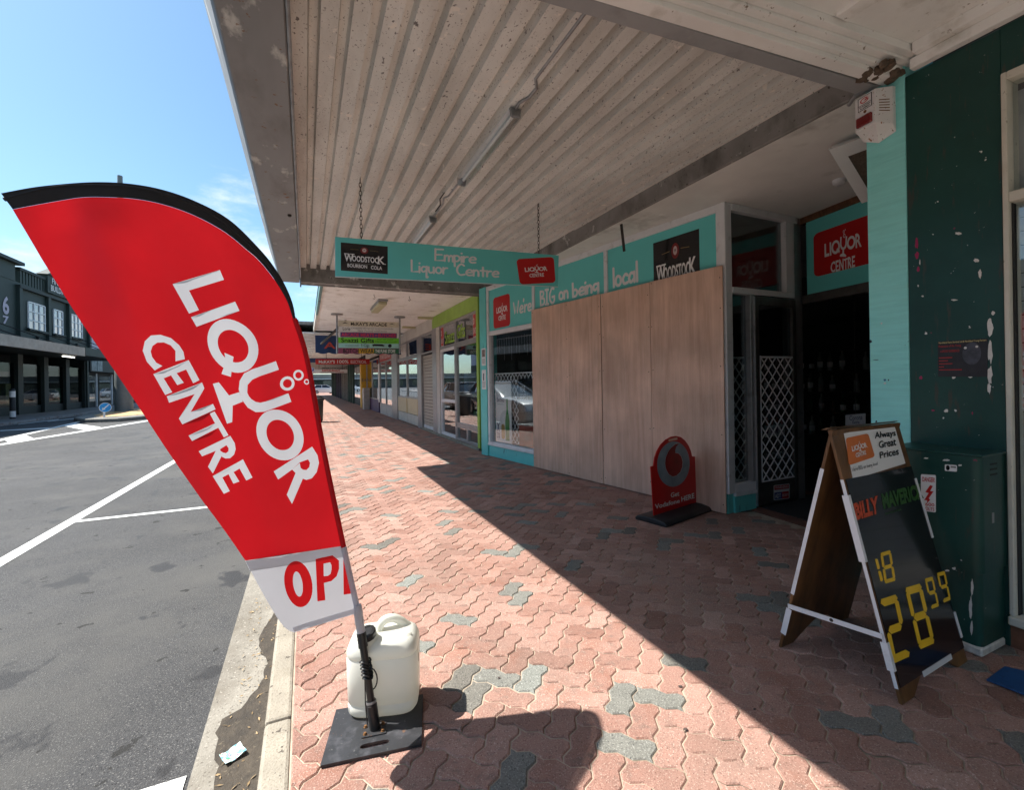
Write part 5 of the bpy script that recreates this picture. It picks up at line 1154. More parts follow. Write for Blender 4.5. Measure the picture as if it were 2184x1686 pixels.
# base plate with hand slot
pA, pB_, pC, pD = Vector((.094, 2.012, 0)), Vector((.026, 1.741, 0)), Vector((.371, 1.683, 0)), Vector((.440, 1.948, 0))
PM = lambda u, v_, z=0.: (pB_ * (1 - u) + pC * u) * (1 - v_) + (pA * (1 - u) + pD * u) * v_ + Vector((0, 0, z))
mb = MB(); Zt, Zb = .0125, .003
def slab(u0, u1, v0_, v1_): mb.hexa([PM(u0, v0_, Zb), PM(u1, v0_, Zb), PM(u1, v1_, Zb), PM(u0, v1_, Zb)], (0, 0, Zt - Zb))
su0, su1, sv0, sv1 = .36, .66, .13, .21
# plate outline with a rounded slot, as a ring of faces
slot = [((su0 + .05) + .05 * math.cos(t), (sv0 + sv1) / 2 + (sv1 - sv0) / 2 * math.sin(t)) for t in [math.pi / 2 + math.pi * j / 8 for j in range(9)]] + [((su1 - .05) + .05 * math.cos(t), (sv0 + sv1) / 2 + (sv1 - sv0) / 2 * math.sin(t)) for t in [-math.pi / 2 + math.pi * j / 8 for j in range(9)]]
def onsq(p):
    dx, dy = p[0] - .51, p[1] - .17
    t = min([(1 - .51) / dx if dx > 1e-6 else 9e9, (0 - .51) / dx if dx < -1e-6 else 9e9, (1 - .17) / dy if dy > 1e-6 else 9e9, (0 - .17) / dy if dy < -1e-6 else 9e9]); return (.51 + dx * t, .17 + dy * t)
ang = sorted([math.atan2(c[1] - .17, c[0] - .51) for c in ((0, 0), (1, 0), (1, 1), (0, 1))])
dirs = sorted(set([round(math.atan2(p[1] - .17, p[0] - .51), 5) for p in slot] + [round(a, 5) for a in ang]))
inn = []
for a in dirs:
    dx, dy = math.cos(a), math.sin(a)
    # intersection with the stadium (sampled)
    best = None
    for k in range(len(slot)):
        p, q_ = slot[k], slot[(k + 1) % len(slot)]; ex, ey = q_[0] - p[0], q_[1] - p[1]; den = dx * ey - dy * ex
        if abs(den) < 1e-9: continue
        t = ((p[0] - .51) * ey - (p[1] - .17) * ex) / den; u = ((p[0] - .51) * dy - (p[1] - .17) * dx) / den
        if t > 0 and -1e-6 <= u <= 1 + 1e-6 and (best is None or t > best): best = t
    inn.append((.51 + dx * best, .17 + dy * best))
oot = [onsq((.51 + math.cos(a), .17 + math.sin(a))) for a in dirs]; n = len(dirs)
V = [PM(*p, Zt) for p in inn] + [PM(*p, Zt) for p in oot] + [PM(*p, Zb) for p in inn] + [PM(*p, Zb) for p in oot]; Fq = []
for k in range(n):
    m_ = (k + 1) % n; Fq += [(k, m_, n + m_, n + k), (2 * n + k, 3 * n + k, 3 * n + m_, 2 * n + m_), (n + k, n + m_, 3 * n + m_, 3 * n + k), (k, 2 * n + k, 2 * n + m_, m_)]
MB().add(V, Fq).build('base_plate', mat('scuffed_black_plate', (.022, .023, .027), .5, var=.3, vs=8, bump=.1, bs=50, layers=(((.07, .07, .08), 12, .52, .68), ((.16, .075, .03), 16, .64, .68), ((.10, .10, .10), 70, .66, .69))), ft)
bu = Vector((.345, -.058, 0)).normalized(); bv = Vector((.058, .345, 0)).normalized(); bc = Vector((.220, 1.826, 0))
MB().hexa([bc + bu * a * .045 + bv * b * .030 + Vector((0, 0, .013)) for a, b in ((-1, -1), (1, -1), (1, 1), (-1, 1))], (0, 0, .004)).build('socket_flange', mat('rusty_black_steel', (.03, .03, .033), .55, .3, var=.4, vs=30, layers=(((.20, .09, .04), 40, .60, .68),)), ft, bevel=.001)
for a in (-.8, .8):
    for b in (-.55, .7): MB().lathe(bc + bu * a * .045 * .9 + bv * b * .030 + Vector((0, 0, .017)), [(.008, 0), (.008, .002), (.0055, .0025), (.0055, .007), (.003, .008)], 6).build('bolt', mat('rust', (.16, .07, .02)), ft)
# ================================================================== WATER CONTAINER
jc = thing('water_container', 'translucent white plastic jerrycan standing on the flag base plate', 'container', (.27, 1.98, .013))
ang_ = math.atan2(-.078, .24); ju = Vector((math.cos(ang_), math.sin(ang_), 0)); jv = Vector((-math.sin(ang_), math.cos(ang_), 0))
JC = Vector((.252, 1.872, .0128)) + jv * .105
def sup(w, d, z, n=40, e=4.2, dy=0.):
    o = []
    for j in range(n):
        t = 2 * math.pi * j / n; c, s = math.cos(t), math.sin(t)
        o.append(JC + ju * (w * math.copysign(abs(c) ** (2 / e), c)) + jv * (d * math.copysign(abs(s) ** (2 / e), s) + dy) + Vector((0, 0, z)))
    return o
M_jerry = mat('milky_plastic', (.84, .84, .78), .30, var=.03, vs=4, trans=.40)
rings = [(.105, .075, 0), (.130, .092, .004), (.139, .101, .02), (.1405, .1025, .050), (.1355, .0980, .056), (.1355, .0980, .062), (.1405, .1025, .068), (.1425, .1045, .16), (.1430, .105, .262), (.1385, .1010, .268), (.1430, .105, .277), (.1415, .1035, .296), (.132, .096, .322), (.115, .082, .338), (.085, .058, .345), (.04, .028, .347)]
mb = MB(); n = 40
KZ = .875
for w, d, z in rings: z *= KZ; mb.v += [tuple(p) for p in sup(w, d, z, n)]
for i in range(len(rings) - 1):
    for j in range(n): mb.f.append((i * n + j, i * n + (j + 1) % n, (i + 1) * n + (j + 1) % n, (i + 1) * n + j))
mb.f += [tuple(range(n))[::-1], tuple(range((len(rings) - 1) * n, len(rings) * n))]
mb.build('body', M_jerry, jc, smooth=50)
J = lambda a, b, z: JC + ju * a + jv * b + Vector((0, 0, z * .875))
hpath = catmull([(-.02, .325), (-.022, .37), (-.005, .393), (.03, .396), (.055, .378), (.085, .348), (.11, .325)], 5)
mb = MB(); 
for k, (b_, z) in enumerate([( -.055, .335), (-.035, .372), (-.01, .392), (.025, .395), (.06, .380), (.085, .345)]): pass
hp3 = [J(a, b, z) for (a, b), z in zip(catmull([(-.022, -.004), (-.018, .002), (.004, .010), (.040, .024), (.074, .038), (.092, .046)], 5), [c[1] for c in catmull([(0, .318), (1, .362), (2, .388), (3, .384), (4, .352), (5, .318)], 5)])]
mb.tube(hp3, [.026, .024, .022, .021] + [.0175] * (len(hp3) - 8) + [.021, .022, .024, .026], 14); mb.build('handle', M_jerry, jc, smooth=60)
mb = MB().lathe(J(-.052, -.048, .318), [(.052, 0), (.042, .018), (.034, .030), (.031, .040)], 24, (-.18, -.25, 1)); mb.build('neck', M_jerry, jc, smooth=50)
nax = Vector((-.18, -.25, 1)).normalized(); cc_ = J(-.052, -.048, .318) + nax * .036; cap = MB(); n = 48
q = Vector((0, 0, 1)).rotation_difference(nax)
for r0, z in ((.033, 0), (.0345, .002), (.0345, .022), (.031, .026), (.02, .027), (.0195, .0255)):
    for j in range(n): rr_ = r0 * (1 + (.035 if (j % 4) < 2 and .001 < z < .025 else 0)); t = 2 * math.pi * j / n; cap.v.append(tuple(cc_ + q @ Vector((rr_ * math.cos(t), rr_ * math.sin(t), z))))
for i in range(5):
    for j in range(n): cap.f.append((i * n + j, i * n + (j + 1) % n, (i + 1) * n + (j + 1) % n, (i + 1) * n + j))
cap.f += [tuple(range(n))[::-1], tuple(range(5 * n, 6 * n))]; cap.build('screw_cap', M_blackplastic, jc, smooth=35)
for s_ in (-1, 1): MB().hexa([J(s_ * .10, -.085, .30), J(s_ * .128, -.07, .285), J(s_ * .118, -.03, .332), J(s_ * .095, -.05, .338)], (0, 0, .012)).build('shoulder_rib', M_jerry, jc, bevel=.005, seg=2, smooth=60)
MB().hexa([J(.1435, -.03, .20), J(.1435, -.015, .20), J(.1435, -.015, .235), J(.1435, -.03, .235)], ju * .0012).build('side_print', M_blackvinyl, jc)
# litter packet in the gutter
lp = thing('litter_packet', 'crumpled pale blue paper packet lying in the gutter', 'litter', G(495, 1612, RZ + .01))
lc = G(497, 1612, RZ + .016); cols = (('sheet', (.66, .74, .74)),)
nn = 7; mb = MB(); r = random.Random(12)
la = Vector((.058, .032, 0)); lb = Vector((-.022, .045, 0))
for i in range(nn + 1):
    for j in range(nn + 1):
        u, w = i / nn - .5, j / nn - .5; mb.v.append(tuple(lc + la * u * 1.15 + lb * w * 1.35 + Vector((0, 0, .012 * abs(u) + .010 * abs(w) * (1 if u > 0 else .3) + r.uniform(0, .004)))))
for i in range(nn):
    for j in range(nn): mb.f.append((i * (nn + 1) + j, (i + 1) * (nn + 1) + j, (i + 1) * (nn + 1) + j + 1, i * (nn + 1) + j + 1))
o = mb.build('packet_sheet', mat('printed_packet', (.62, .70, .68), .5, var=.1, vs=30, layers=(((.16, .42, .52), 38, .50, .53), ((.65, .10, .16), 75, .59, .61), ((.10, .38, .16), 60, .61, .63))), lp, norm=False)
M_gum = mat('trodden_gum', (.07, .05, .045), .8)
for s, (x, y) in enumerate(((1461, 1558), (1064, 1448), (1450, 1466), (1610, 1515))):
    p = G(x, y, .0); r = random.Random(s); o = MB().poly([(p.x + .010 * r.uniform(.4, 1.2) * math.cos(t), p.y + .007 * r.uniform(.5, 1.2) * math.sin(t), .0035) for t in [j * .7 for j in range(9)]]).build('gum_spot', M_gum, fp, norm=False)
# ================================================================== SHOPS FARTHER ALONG
FX = Fr((BX, 0, 0), (0, 1, 0), (-1, 0, 0))
def Z2(zx, zy): return 639.4 + zx * .26384, 556 + zy * .26384
M_lime = mat('lime_green_paint', (.30, .50, .075), .5, var=.1, vs=4, layers=(((.12, .2, .03), 8, .62, .74, (1, 1, .3)),))
M_steel = mat('grey_shopfront_metal', (.36, .37, .38), .4, .45, var=.12, vs=5)
M_offw = mat('off_white_wall', (.55, .54, .50), .7, var=.08, vs=2, layers=(((.36, .34, .3), 3, .56, .78),))
M_creamp = mat('cream_panel', (.62, .53, .33), .5, var=.05); M_palep = mat('pale_panel', (.58, .58, .52), .5, var=.05)
M_goods = [mat('goods_%d' % k, c, .5, var=.3, vs=20) for k, c in enumerate(((.35, .08, .06), (.1, .2, .3), (.4, .35, .1), (.3, .3, .32), (.12, .28, .14), (.35, .2, .4)))]
def shell(par, y0, y1, m=M_inter, top=3.4):
    MB().box(8.0, 8.1, y0, y1, 0, top).build('back_wall', m, par); MB().box(BX + .1, 8.0, y0, y0 + .06, 0, top).build('side_wall', m, par); MB().box(BX + .1, 8.0, y1 - .06, y1, 0, top).build('side_wall', m, par)
    MB().box(BX + .06, 8.0, y0 + .06, y1 - .06, .002, .02).build('floor', mat('shop_carpet', (.12, .11, .10), .8, var=.2), par); MB().box(BX + .06, 8.1, y0, y1, top, top + .1).build('roof', M_conc, par)
    MB().box(BX + .02, BX + .2, y0, y1, 3.12, 5.4).build('upper_wall', M_offw, par)
# ---- gift shop
gf = thing('gift_shop', 'lime green gift shop with steel window frames next to the teal shop', 'shop', (4, 10, 0))
shell(gf, 8.41, 12.0)
FX.B('fascia_board', M_lime, gf, 8.41, 11.95, 2.80, 3.10, -.1, .02, .004); FX.B('door_post', M_lime, gf, 8.41, 8.53, 0, 2.799, -.1, .022, .004)
FX.B('sill_step', mat('mossy_concrete', (.25, .24, .19), .9, var=.25, vs=8), gf, 8.41, 13.4, 0.001, .05, -.1, .05, .004)
def frame(par, a0, a1, b0, b1, m=M_steel, w=.05, c=.0, pane=True, gl=None, dep=.06):
    mb = MB(); FX.box(mb, a0, a0 + w, b0, b1, c - dep, c); FX.box(mb, a1 - w, a1, b0, b1, c - dep, c); FX.box(mb, a0 + w, a1 - w, b0, b0 + w, c - dep, c); FX.box(mb, a0 + w, a1 - w, b1 - w, b1, c - dep, c)
    o = mb.build('window_frame', m, par)
    if pane: FX.B('pane', gl or M_glass, o, a0 + w, a1 - w, b0 + w, b1 - w, c - dep * .6, c - dep * .5)
    return o
frame(gf, 8.53, 9.97, .40, 2.21); frame(gf, 8.53, 9.97, 2.215, 2.795); frame(gf, 8.53, 9.22, .055, .395); frame(gf, 9.225, 9.97, .055, .395)
frame(gf, 9.98, 11.33, 2.215, 2.795)
FX.B('door_jamb', M_steel, gf, 9.98, 10.06, .05, 2.21, -.08, .004); FX.B('door_jamb', M_offw, gf, 11.33, 11.62, .05, 2.795, -.1, .008, .004); FX.B('pier', M_steel, gf, 11.63, 11.98, .05, 2.795, -.1, .012, .004)
dr = frame(gf, 10.065, 11.32, .055, 2.205, M_white, .07, -.02)
FX.B('mid_rail', M_white, dr, 10.135, 11.25, .88, .95, -.065, -.015)
gm = lambda a0, a1, b0, b1: frmap(FX, a1, a0, b0, b1, -.026)     # read from the street: far end first
text('Snazzi', gm(10.03, 10.9, 2.30, 2.62), mat('lime_lettering', (.28, .5, .04), .4), gf, 'window_lettering', box=(0, 0, 1, 1), bold=.02); text('Gifts', gm(9.35, 9.92, 2.34, 2.66), mat('lime_lettering', (.28, .5, .04)), gf, 'window_lettering', bold=.02)
for a0, a1 in ((11.0, 11.26), (8.60, 8.83)):
    f_ = gm(a0, a1, 2.27, 2.76); shape([[(0, 0), (1, 0), (1, 1), (0, 1)]], f_, M_whitev, gf, 'shop_sticker', 0.); shape([[(.06, .04), (.94, .04), (.94, .96), (.06, .96)]], f_, M_red, gf, 'sticker_face', .002); text('SHUT', f_, M_whitev, gf, box=(.15, .15, .85, .4), lift=.004); text('D', f_, M_whitev, gf, box=(.2, .55, .45, .8), lift=.004)
for k in range(14):
    r = random.Random(k); y0 = 8.7 + (k % 7) * .35; z0 = .45 if k < 7 else 1.1
    o = MB().box(BX + .35 + r.random() * .8, BX + .6 + r.random() * .9, y0, y0 + .2 + r.random() * .1, z0 - .03, z0 + .15 + r.random() * .45).build('display_item', M_goods[k % 6], gf)
MB().box(BX + .3, BX + 1.7, 8.55, 11.2, .38, .42).build('display_shelf', M_offw, gf); MB().box(BX + .3, BX + 1.7, 8.55, 11.2, 1.03, 1.07).build('display_shelf', M_offw, gf)
# ---- shuttered shop
ss = thing('shuttered_shop', 'shop with closed grey roller shutter and cream stall panels', 'shop', (4, 15, 0))
shell(ss, 12.01, 18.4)
sh = FX.B('roller_shutter', M_dkmetal, ss, 12.02, 13.34, .05, 2.17, -.10, -.07)
for k in range(22): FX.B('slat', mat('shutter_slat', (.40, .37, .32), .5, .2, var=.06), sh, 12.05, 13.31, .15 + k * .0915, .15 + k * .0915 + .082, -.069, -.05 + .006 * (k % 2), .006)
FX.B('shutter_rail', M_white, sh, 12.05, 13.31, .055, .145, -.069, -.04)
for a in (11.99, 13.345): FX.B('pier', M_steel, ss, a + .002, a + .05, .05, 2.76, -.1, .006)
frame(ss, 12.05, 13.34, 2.19, 2.76, gl=M_glassd); FX.B('pier', M_steel, ss, 13.40, 13.86, 0, 2.76, -.1, .01, .004)
FX.B('fascia_board', M_offw, ss, 11.96, 18.39, 2.77, 3.10, -.1, .015)
for a0, a1 in ((13.87, 15.5), (15.52, 17.2)):
    frame(ss, a0, a1, .86, 2.20); frame(ss, a0, a1, 2.21, 2.765, gl=M_glassd); FX.B('cream_panel', M_creamp, ss, a0, a1, .36, .855, -.08, -.004, .004)
    for q in range(3): FX.B('lower_panel', M_palep, ss, a0 + q * (a1 - a0) / 3 + .012, a0 + (q + 1) * (a1 - a0) / 3 - .012, .03, .345, -.08, -.010, .004)
    FX.B('panel_post', mat('ochre_post', (.5, .33, .07), .5), ss, a0, a0 + .06, .36, .855, -.003, .006)
FX.B('pier', M_steel, ss, 17.22, 18.38, 0, 2.765, -.1, .02, .005)
MB().box(BX + .5, BX + 1.6, 14, 17, .0, 1.0).build('counter', M_goods[3], ss)
# ---- electrical shop and the row beyond
es = thing('electrical_shop', 'dim shop front with red window banner beyond the cream panels', 'shop', (4, 22, 0))
shell(es, 18.41, 26.9)
FX.B('stall_panel', M_offw, es, 18.42, 21.7, 0, .42, -.08, 0, .004); frame(es, 18.42, 20.0, .43, 2.35); frame(es, 20.02, 21.7, .43, 2.35); FX.B('banner', M_red, es, 18.5, 21.6, 2.36, 2.72, -.05, .01); FX.B('fascia_board', M_offw, es, 18.42, 26.9, 2.73, 3.1, -.1, .01)
text('100% McKAYS ELECTRICAL', gm(18.7, 21.4, 2.44, 2.64), M_whitev, es, lift=.04)
FX.B('poster_column', M_whitev, es, 21.72, 22.1, .5, 2.3, -.05, .012); frame(es, 22.12, 24.4, .6, 2.6, gl=M_glassd); frame(es, 24.42, 26.8, .6, 2.6, gl=M_glassd); FX.B('stall_panel', mat('purple_panel', (.10, .06, .14), .6), es, 22.1, 26.9, 0, .59, -.08, -.003)
gb = thing('service_box', 'tall grey service box standing by the yellow pillar', 'box', (2.95, 25.8, 0)); MB().box(2.80, 3.10, 25.2, 25.9, 0, 1.15).build('case', mat('beige_metal', (.42, .40, .36), .5), gb, bevel=.01); MB().box(2.79, 2.80, 25.25, 25.85, .1, 1.05).build('door', mat('beige_metal', (.42, .40, .36)), gb)
ys_ = thing('yellow_shop', 'shop with bright yellow pillar farther down the street', 'shop', (3.2, 29, 0))
MB().box(2.86, 3.5, 26.95, 27.6, 0, 2.75).build('yellow_pillar', mat('yellow_paint', (.62, .36, .02), .5, var=.06), ys_, bevel=.01); text('EASY', lambda x, y, h=0.: Vector((2.90 + .5 * x, 26.948 - h, 1.5 + .18 * y)), M_greyp, ys_); MB().box(3.14, 8, 27.65, 34, 0, 3.1).build('front', M_dark, ys_)
for k in range(3): FX.B('window_pane', M_glassd, ys_, 27.9 + k * 2, 29.7 + k * 2, .5, 2.5, .0, .02)
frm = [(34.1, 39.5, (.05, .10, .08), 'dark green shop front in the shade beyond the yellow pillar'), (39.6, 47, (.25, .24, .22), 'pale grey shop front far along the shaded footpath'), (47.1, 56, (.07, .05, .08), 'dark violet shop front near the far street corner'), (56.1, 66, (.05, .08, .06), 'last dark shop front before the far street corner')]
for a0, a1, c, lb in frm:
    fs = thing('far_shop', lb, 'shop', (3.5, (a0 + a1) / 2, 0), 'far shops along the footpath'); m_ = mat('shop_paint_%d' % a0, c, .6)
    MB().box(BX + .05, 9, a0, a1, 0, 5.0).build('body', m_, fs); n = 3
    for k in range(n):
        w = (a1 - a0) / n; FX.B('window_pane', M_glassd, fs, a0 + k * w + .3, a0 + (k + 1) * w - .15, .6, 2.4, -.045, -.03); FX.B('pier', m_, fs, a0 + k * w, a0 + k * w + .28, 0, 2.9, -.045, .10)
# ---- canopies
def canopy2():
    cn = thing('white_canopy', 'white board lined canopy over the lime green gift shop', 'canopy', (1.7, 12, 3.1)); x0 = .27
    y = 8.41; k = 0; rz = random.Random(3)
    while y < 15.9:
        w = .62; MB().box(x0 + .03, 3.10, y, min(y + w - .006, 15.9), 3.102 + rz.uniform(0, .003), 3.13).build('soffit_board', M_whitepaint, cn, bevel=.002); y += w; k += 1
    MB().box(x0 - .02, x0 + .029, 8.42, 9.95, 3.05, 3.32).build('fascia', mat('teal_edge_board', (.10, .22, .22), .6), cn); MB().box(x0 - .02, x0 + .029, 9.96, 11.95, 3.04, 3.32).build('fascia', mat('teal_edge_board', (.10, .22, .22)), cn); MB().box(x0 - .02, x0 + .029, 11.96, 14.4, 3.05, 3.32).build('fascia', M_offw, cn); MB().box(x0 - .02, x0 + .029, 14.41, 15.9, 3.05, 3.32).build('fascia', M_offw, cn)
    MB().box(x0 - .02, 3.3, 8.42, 15.9, 3.2, 3.3).build('canopy_top', M_conc, cn); MB().box(x0 + .03, 3.10, 8.405, 8.409, 3.05, 3.3).build('end_board', M_conc, cn)
    for i, (px_, py_) in enumerate(((600, 285), (885, 300))):
        p = G(*Z2(px_, py_ - 12), 3.10); MB().tube([p, p - Vector((0, 0, .04)), p + Vector((.02, 0, -.07)), p + Vector((0, 0, -.10)), p + Vector((-.02, 0, -.075))], .005, 6).build('hook', M_dkmetal, cn)
    return cn
canopy2()
lt = thing('bulkhead_light', 'weathered yellowed fluorescent fitting under the white canopy', 'light', (1.5, 10, 3.0)); y0 = G(*Z2(680, 320), 3.08).y; y1 = G(*Z2(625, 420), 3.02).y; xx = 1.48
MB().box(xx - .10, xx + .10, y0, y1, 3.06, 3.099).build('tray', M_metal, lt, bevel=.01); MB().box(xx - .085, xx + .085, y0 + .05, y1 - .05, 2.99, 3.0595).build('diffuser', mat('yellowed_acrylic', (.50, .48, .30), .35, var=.1), lt, bevel=.02, seg=2)
for k, (zx, zy) in enumerate(((1015, 457), (880, 545))):
    p = PX(*Z2(zx, zy), 2.9); o = thing('downlight_batten', ['nearer short batten light above the gift shop window', 'farther short batten light above the roller shutter'][k], 'light', p, 'short batten lights'); MB().box(p.x - .2, p.x + .25, p.y - .05, p.y + .05, 3.04, 3.099).build('case', mat('yellowed_acrylic', (.50, .48, .30)), o, bevel=.008)
# corrugated canopy beyond
c3 = thing('far_corrugated_canopy', 'pale corrugated canopy beyond the arcade sign', 'canopy', (1.5, 24, 3))
MB().box(-.18, 3.1, 16.0, 33, 3.02, 3.06).build('soffit', M_corr, c3); MB().box(-.22, -.181, 16.0, 33, 2.98, 3.45).build('fascia', mat('brown_fascia', (.06, .035, .03), .6), c3); MB().box(-.2, 3.3, 16, 33, 3.3, 3.4).build('canopy_top', M_conc, c3)
for k in range(12): MB().box(-.17, .35, 16.3 + k * 1.3, 16.36 + k * 1.3, 2.985, 3.0195).build('purlin', M_whitepaint, c3)
MB().box(.1, 3.0, 30, 30.1, 2.72, 2.98).build('end_board', mat('blue_board', (.02, .05, .16), .6), c3)
c4 = thing('end_canopy', 'dark canopy at the far end of the shop row', 'canopy', (1.5, 48, 3)); MB().box(-.1, 3.12, 33.1, 66, 2.9, 3.2).build('soffit', mat('dim_soffit', (.2, .2, .19), .7), c4); MB().box(-.15, -.101, 33.1, 66, 2.75, 3.3).build('fascia', M_offw, c4)
# ---- arcade sign board
ay = 12.0
ar = thing('arcade_sign', 'stacked arcade directory sign of six panels on two hanging posts', 'sign', (1.5, ay, 2.1))
apxm = lambda zx, zy, h=0.: PY(*Z2(zx, zy), ay - h)
rows = [(485, 530, (.62, .58, .46)), (532, 574, (.66, .66, .64)), (576, 622, (.66, .66, .66)), (620, 666, (.16, .56, .03)), (668, 706, (.30, .58, .54)), (708, 752, (.24, .05, .10))]
arp = []
for k, (y0, y1, c) in enumerate(rows):
    e = (y1 - y0) * .5; sl = 6
    o = MB().hexa([apxm(312, y0), apxm(800, y0 + 14 - k * 2), apxm(800, y1 + 12 - k * 2), apxm(312, y1)], (0, .03, 0)).build('sign_panel', mat('arcade_panel_%d' % k, c, .5), ar, bevel=.002); arp.append(o)
def at_(w, r, x0, x1, m, b=.012, top=.2, bot=.82):
    y0, y1, _ = rows[r]; s = lambda x: (14 - r * 2) * (x - 312) / 488
    text(w, quadmap(Z2(x0, y0 + (y1 - y0) * top + s(x0)), Z2(x1, y0 + (y1 - y0) * top + s(x1)), Z2(x1, y0 + (y1 - y0) * bot + s(x1)), Z2(x0, y0 + (y1 - y0) * bot + s(x0)), lambda x, y, h=0.: PY(x, y, ay - .004 - h)), m, arp[r], bold=b)
at_("McKAY'S ARCADE", 0, 412, 705, M_blackvinyl, .02); at_('Lorie', 1, 348, 408, M_blackvinyl, .0, .1, .75); at_('Uniquely designed and handmade', 1, 416, 756, M_greyp, 0, .15, .45); at_('New Zealand wool items', 1, 470, 702, M_greyp, 0, .58, .88)
y0, y1, _ = rows[2]; MB().hexa([apxm(328, y0 + 3, .003), apxm(784, y0 + 13, .003), apxm(784, y1 + 6, .003), apxm(328, y1 - 3, .003)], (0, .002, 0)).build('panel_face', mat('purple_face', (.10, .03, .16), .5), arp[2])
at_('ARCADE MEATS', 2, 336, 600, mat('pink_red_print', (.55, .03, .08), .5), .02, .18, .82); at_('BUTCHER', 2, 634, 780, mat('pink_red_print', (.55, .03, .08)), .02, .18, .82); at_('-', 2, 608, 626, mat('pink_red_print', (.55, .03, .08)), .03, .45, .6)
at_('Snazzi Gifts', 3, 334, 600, M_blackvinyl, .02, .12, .9); at_('For all your', 3, 628, 760, mat('dark_green_print', (.02, .16, .01), .5), 0, .15, .45); at_('Mystical needs', 3, 610, 785, mat('dark_green_print', (.02, .16, .01)), 0, .55, .88)
at_("THE WORLD'S FINEST", 4, 362, 478, M_greyp, 0, .35, .65); at_('E-Cigs', 4, 496, 562, M_blackvinyl, 0, .1, .9)
mq = lambda x, y, h=0.: PY(*Z2(x, y), ay - .004 - h)
shape([[(582, 685), (600, 676), (668, 678), (688, 688), (676, 694), (686, 702), (668, 694), (602, 692), (584, 700), (594, 692)]], mq, M_blackvinyl, arp[4], 'ribbon_print'); shape([circ((728, 690), 15, 14, 16)], mq, M_blackvinyl, arp[4], 'round_mark')
for a, b, c in ((470, 600, (.50, .30, .02)), (600, 800, (.01, .11, .05))): shape([[(a, 711 + (a - 312) * .008), (b, 711 + (b - 312) * .008), (b, 750 + (b - 312) * .008), (a, 750 + (a - 312) * .008)]], lambda x, y, h=0.: PY(*Z2(x, y), ay - .001 - h), mat('funk_%d' % a, c, .5, var=.2), arp[5], 'panel_face')
at_('BOTCH WEAR', 5, 350, 598, M_blackvinyl, .01, .1, .9); at_('THE FUNK STORE', 5, 610, 772, M_whitev, .01, .2, .8)
shape([[(338, 512), (365, 498), (395, 510), (370, 506)]], mq, M_blackvinyl, arp[0], 'hill_print'); shape([[(720, 520), (745, 508), (770, 522), (745, 514)]], mq, M_blackvinyl, arp[0], 'hill_print')
for zx in (301, 808): MB().tube([apxm(zx, 752), PY(*Z2(zx, 482), ay)], .022, 10).build('post', M_metal, ar, smooth=40)
for zx in (301, 808): p = PY(*Z2(zx, 480), ay); MB().lathe((p.x, p.y, 3.07), [(.14, 0), (.14, .032)], 16).build('ceiling_plate', M_metal, ar); MB().tube([p, (p.x, p.y, 3.075)], .022, 10).build('post_top', M_metal, ar)
# ---- blue scalloped valance
bv_ = thing('blue_awning', 'dark blue scalloped awning across the footpath behind the arcade sign', 'awning', (1.6, 16, 2.5))
n = 64; xs = np.linspace(.30, 3.0, n); zt = 2.96; V = [(x, 15.95, zt) for x in xs] + [(x, 15.95 - .12, 2.40 - .05 * abs(math.sin(x * 9))) for x in xs]
M_bawn = mat('blue_canvas', (.012, .035, .10), .7, var=.15)
mb = MB().add(V, [(i, i + 1, n + i + 1, n + i) for i in range(n - 1)]); mb.add([(v[0], v[1] + .02, v[2]) for v in V], [(i, n + i, n + i + 1, i + 1) for i in range(n - 1)]); mb.build('valance', M_bawn, bv_, norm=False)
text('ARCADE', lambda x, y, h=0.: Vector((.55 + 1.9 * x, 15.84 - .02 * y - h + .06 * y, 2.52 + .22 * y)), mat('red_awning_print', (.40, .05, .03), .6), bv_, lift=.02, bold=.02)
MB().bar((.45, 15.2, 2.62), (1.0, 12.9, 3.05), .05, .05, (0, 0, 1)).build('stay', M_dkmetal, bv_)
# ---- red electrical sign, far restaurant signs
el = thing('electrical_sign', 'long red hanging sign with white electrical shop lettering', 'sign', (1.7, 24, 2.4)); ef_ = quadmap(Z2(127, 797), Z2(565, 797), Z2(565, 840), Z2(127, 840), lambda x, y, h=0.: PY(x, y, 24 - h))
MB().hexa([ef_(0, 0), ef_(1, 0), ef_(1, 1), ef_(0, 1)], (0, .05, 0)).build('sign_board', M_red, el)
text("McKAY'S", ef_, M_whitev, el, box=(.06, .2, .36, .78), bold=.03, lift=.01); text('100%', ef_, M_whitev, el, box=(.40, .2, .61, .82), bold=.02, lift=.01); text('ELECTRICAL', ef_, M_whitev, el, box=(.65, .2, .94, .76), bold=.01, lift=.01)
for x in (.2, .85): p = ef_(x, 1); MB().tube([p + Vector((0, .025, 0)), (p.x, p.y + .025, 3.02)], .012, 6).build('hanger', M_dkmetal, el)
rs_ = thing('restaurant_sign', 'white hanging restaurant sign far under the canopy', 'sign', (1.7, 32, 2.3)); rf_ = quadmap(Z2(115, 880), Z2(385, 882), Z2(385, 910), Z2(115, 910), lambda x, y, h=0.: PY(x, y, 32 - h))
MB().hexa([rf_(0, 0), rf_(1, 0), rf_(1, 1), rf_(0, 1)], (0, .05, 0)).build('sign_board', M_whitev, rs_); text('RESTAURANT', rf_, M_red, rs_, box=(.24, .42, .78, .92), bold=.03, lift=.01); text('TAKEAWAYS MEALS', rf_, M_greyp, rs_, box=(.2, .08, .6, .3), lift=.01); text('COFFEE', rf_, M_red, rs_, box=(.64, .08, .9, .3), lift=.01)
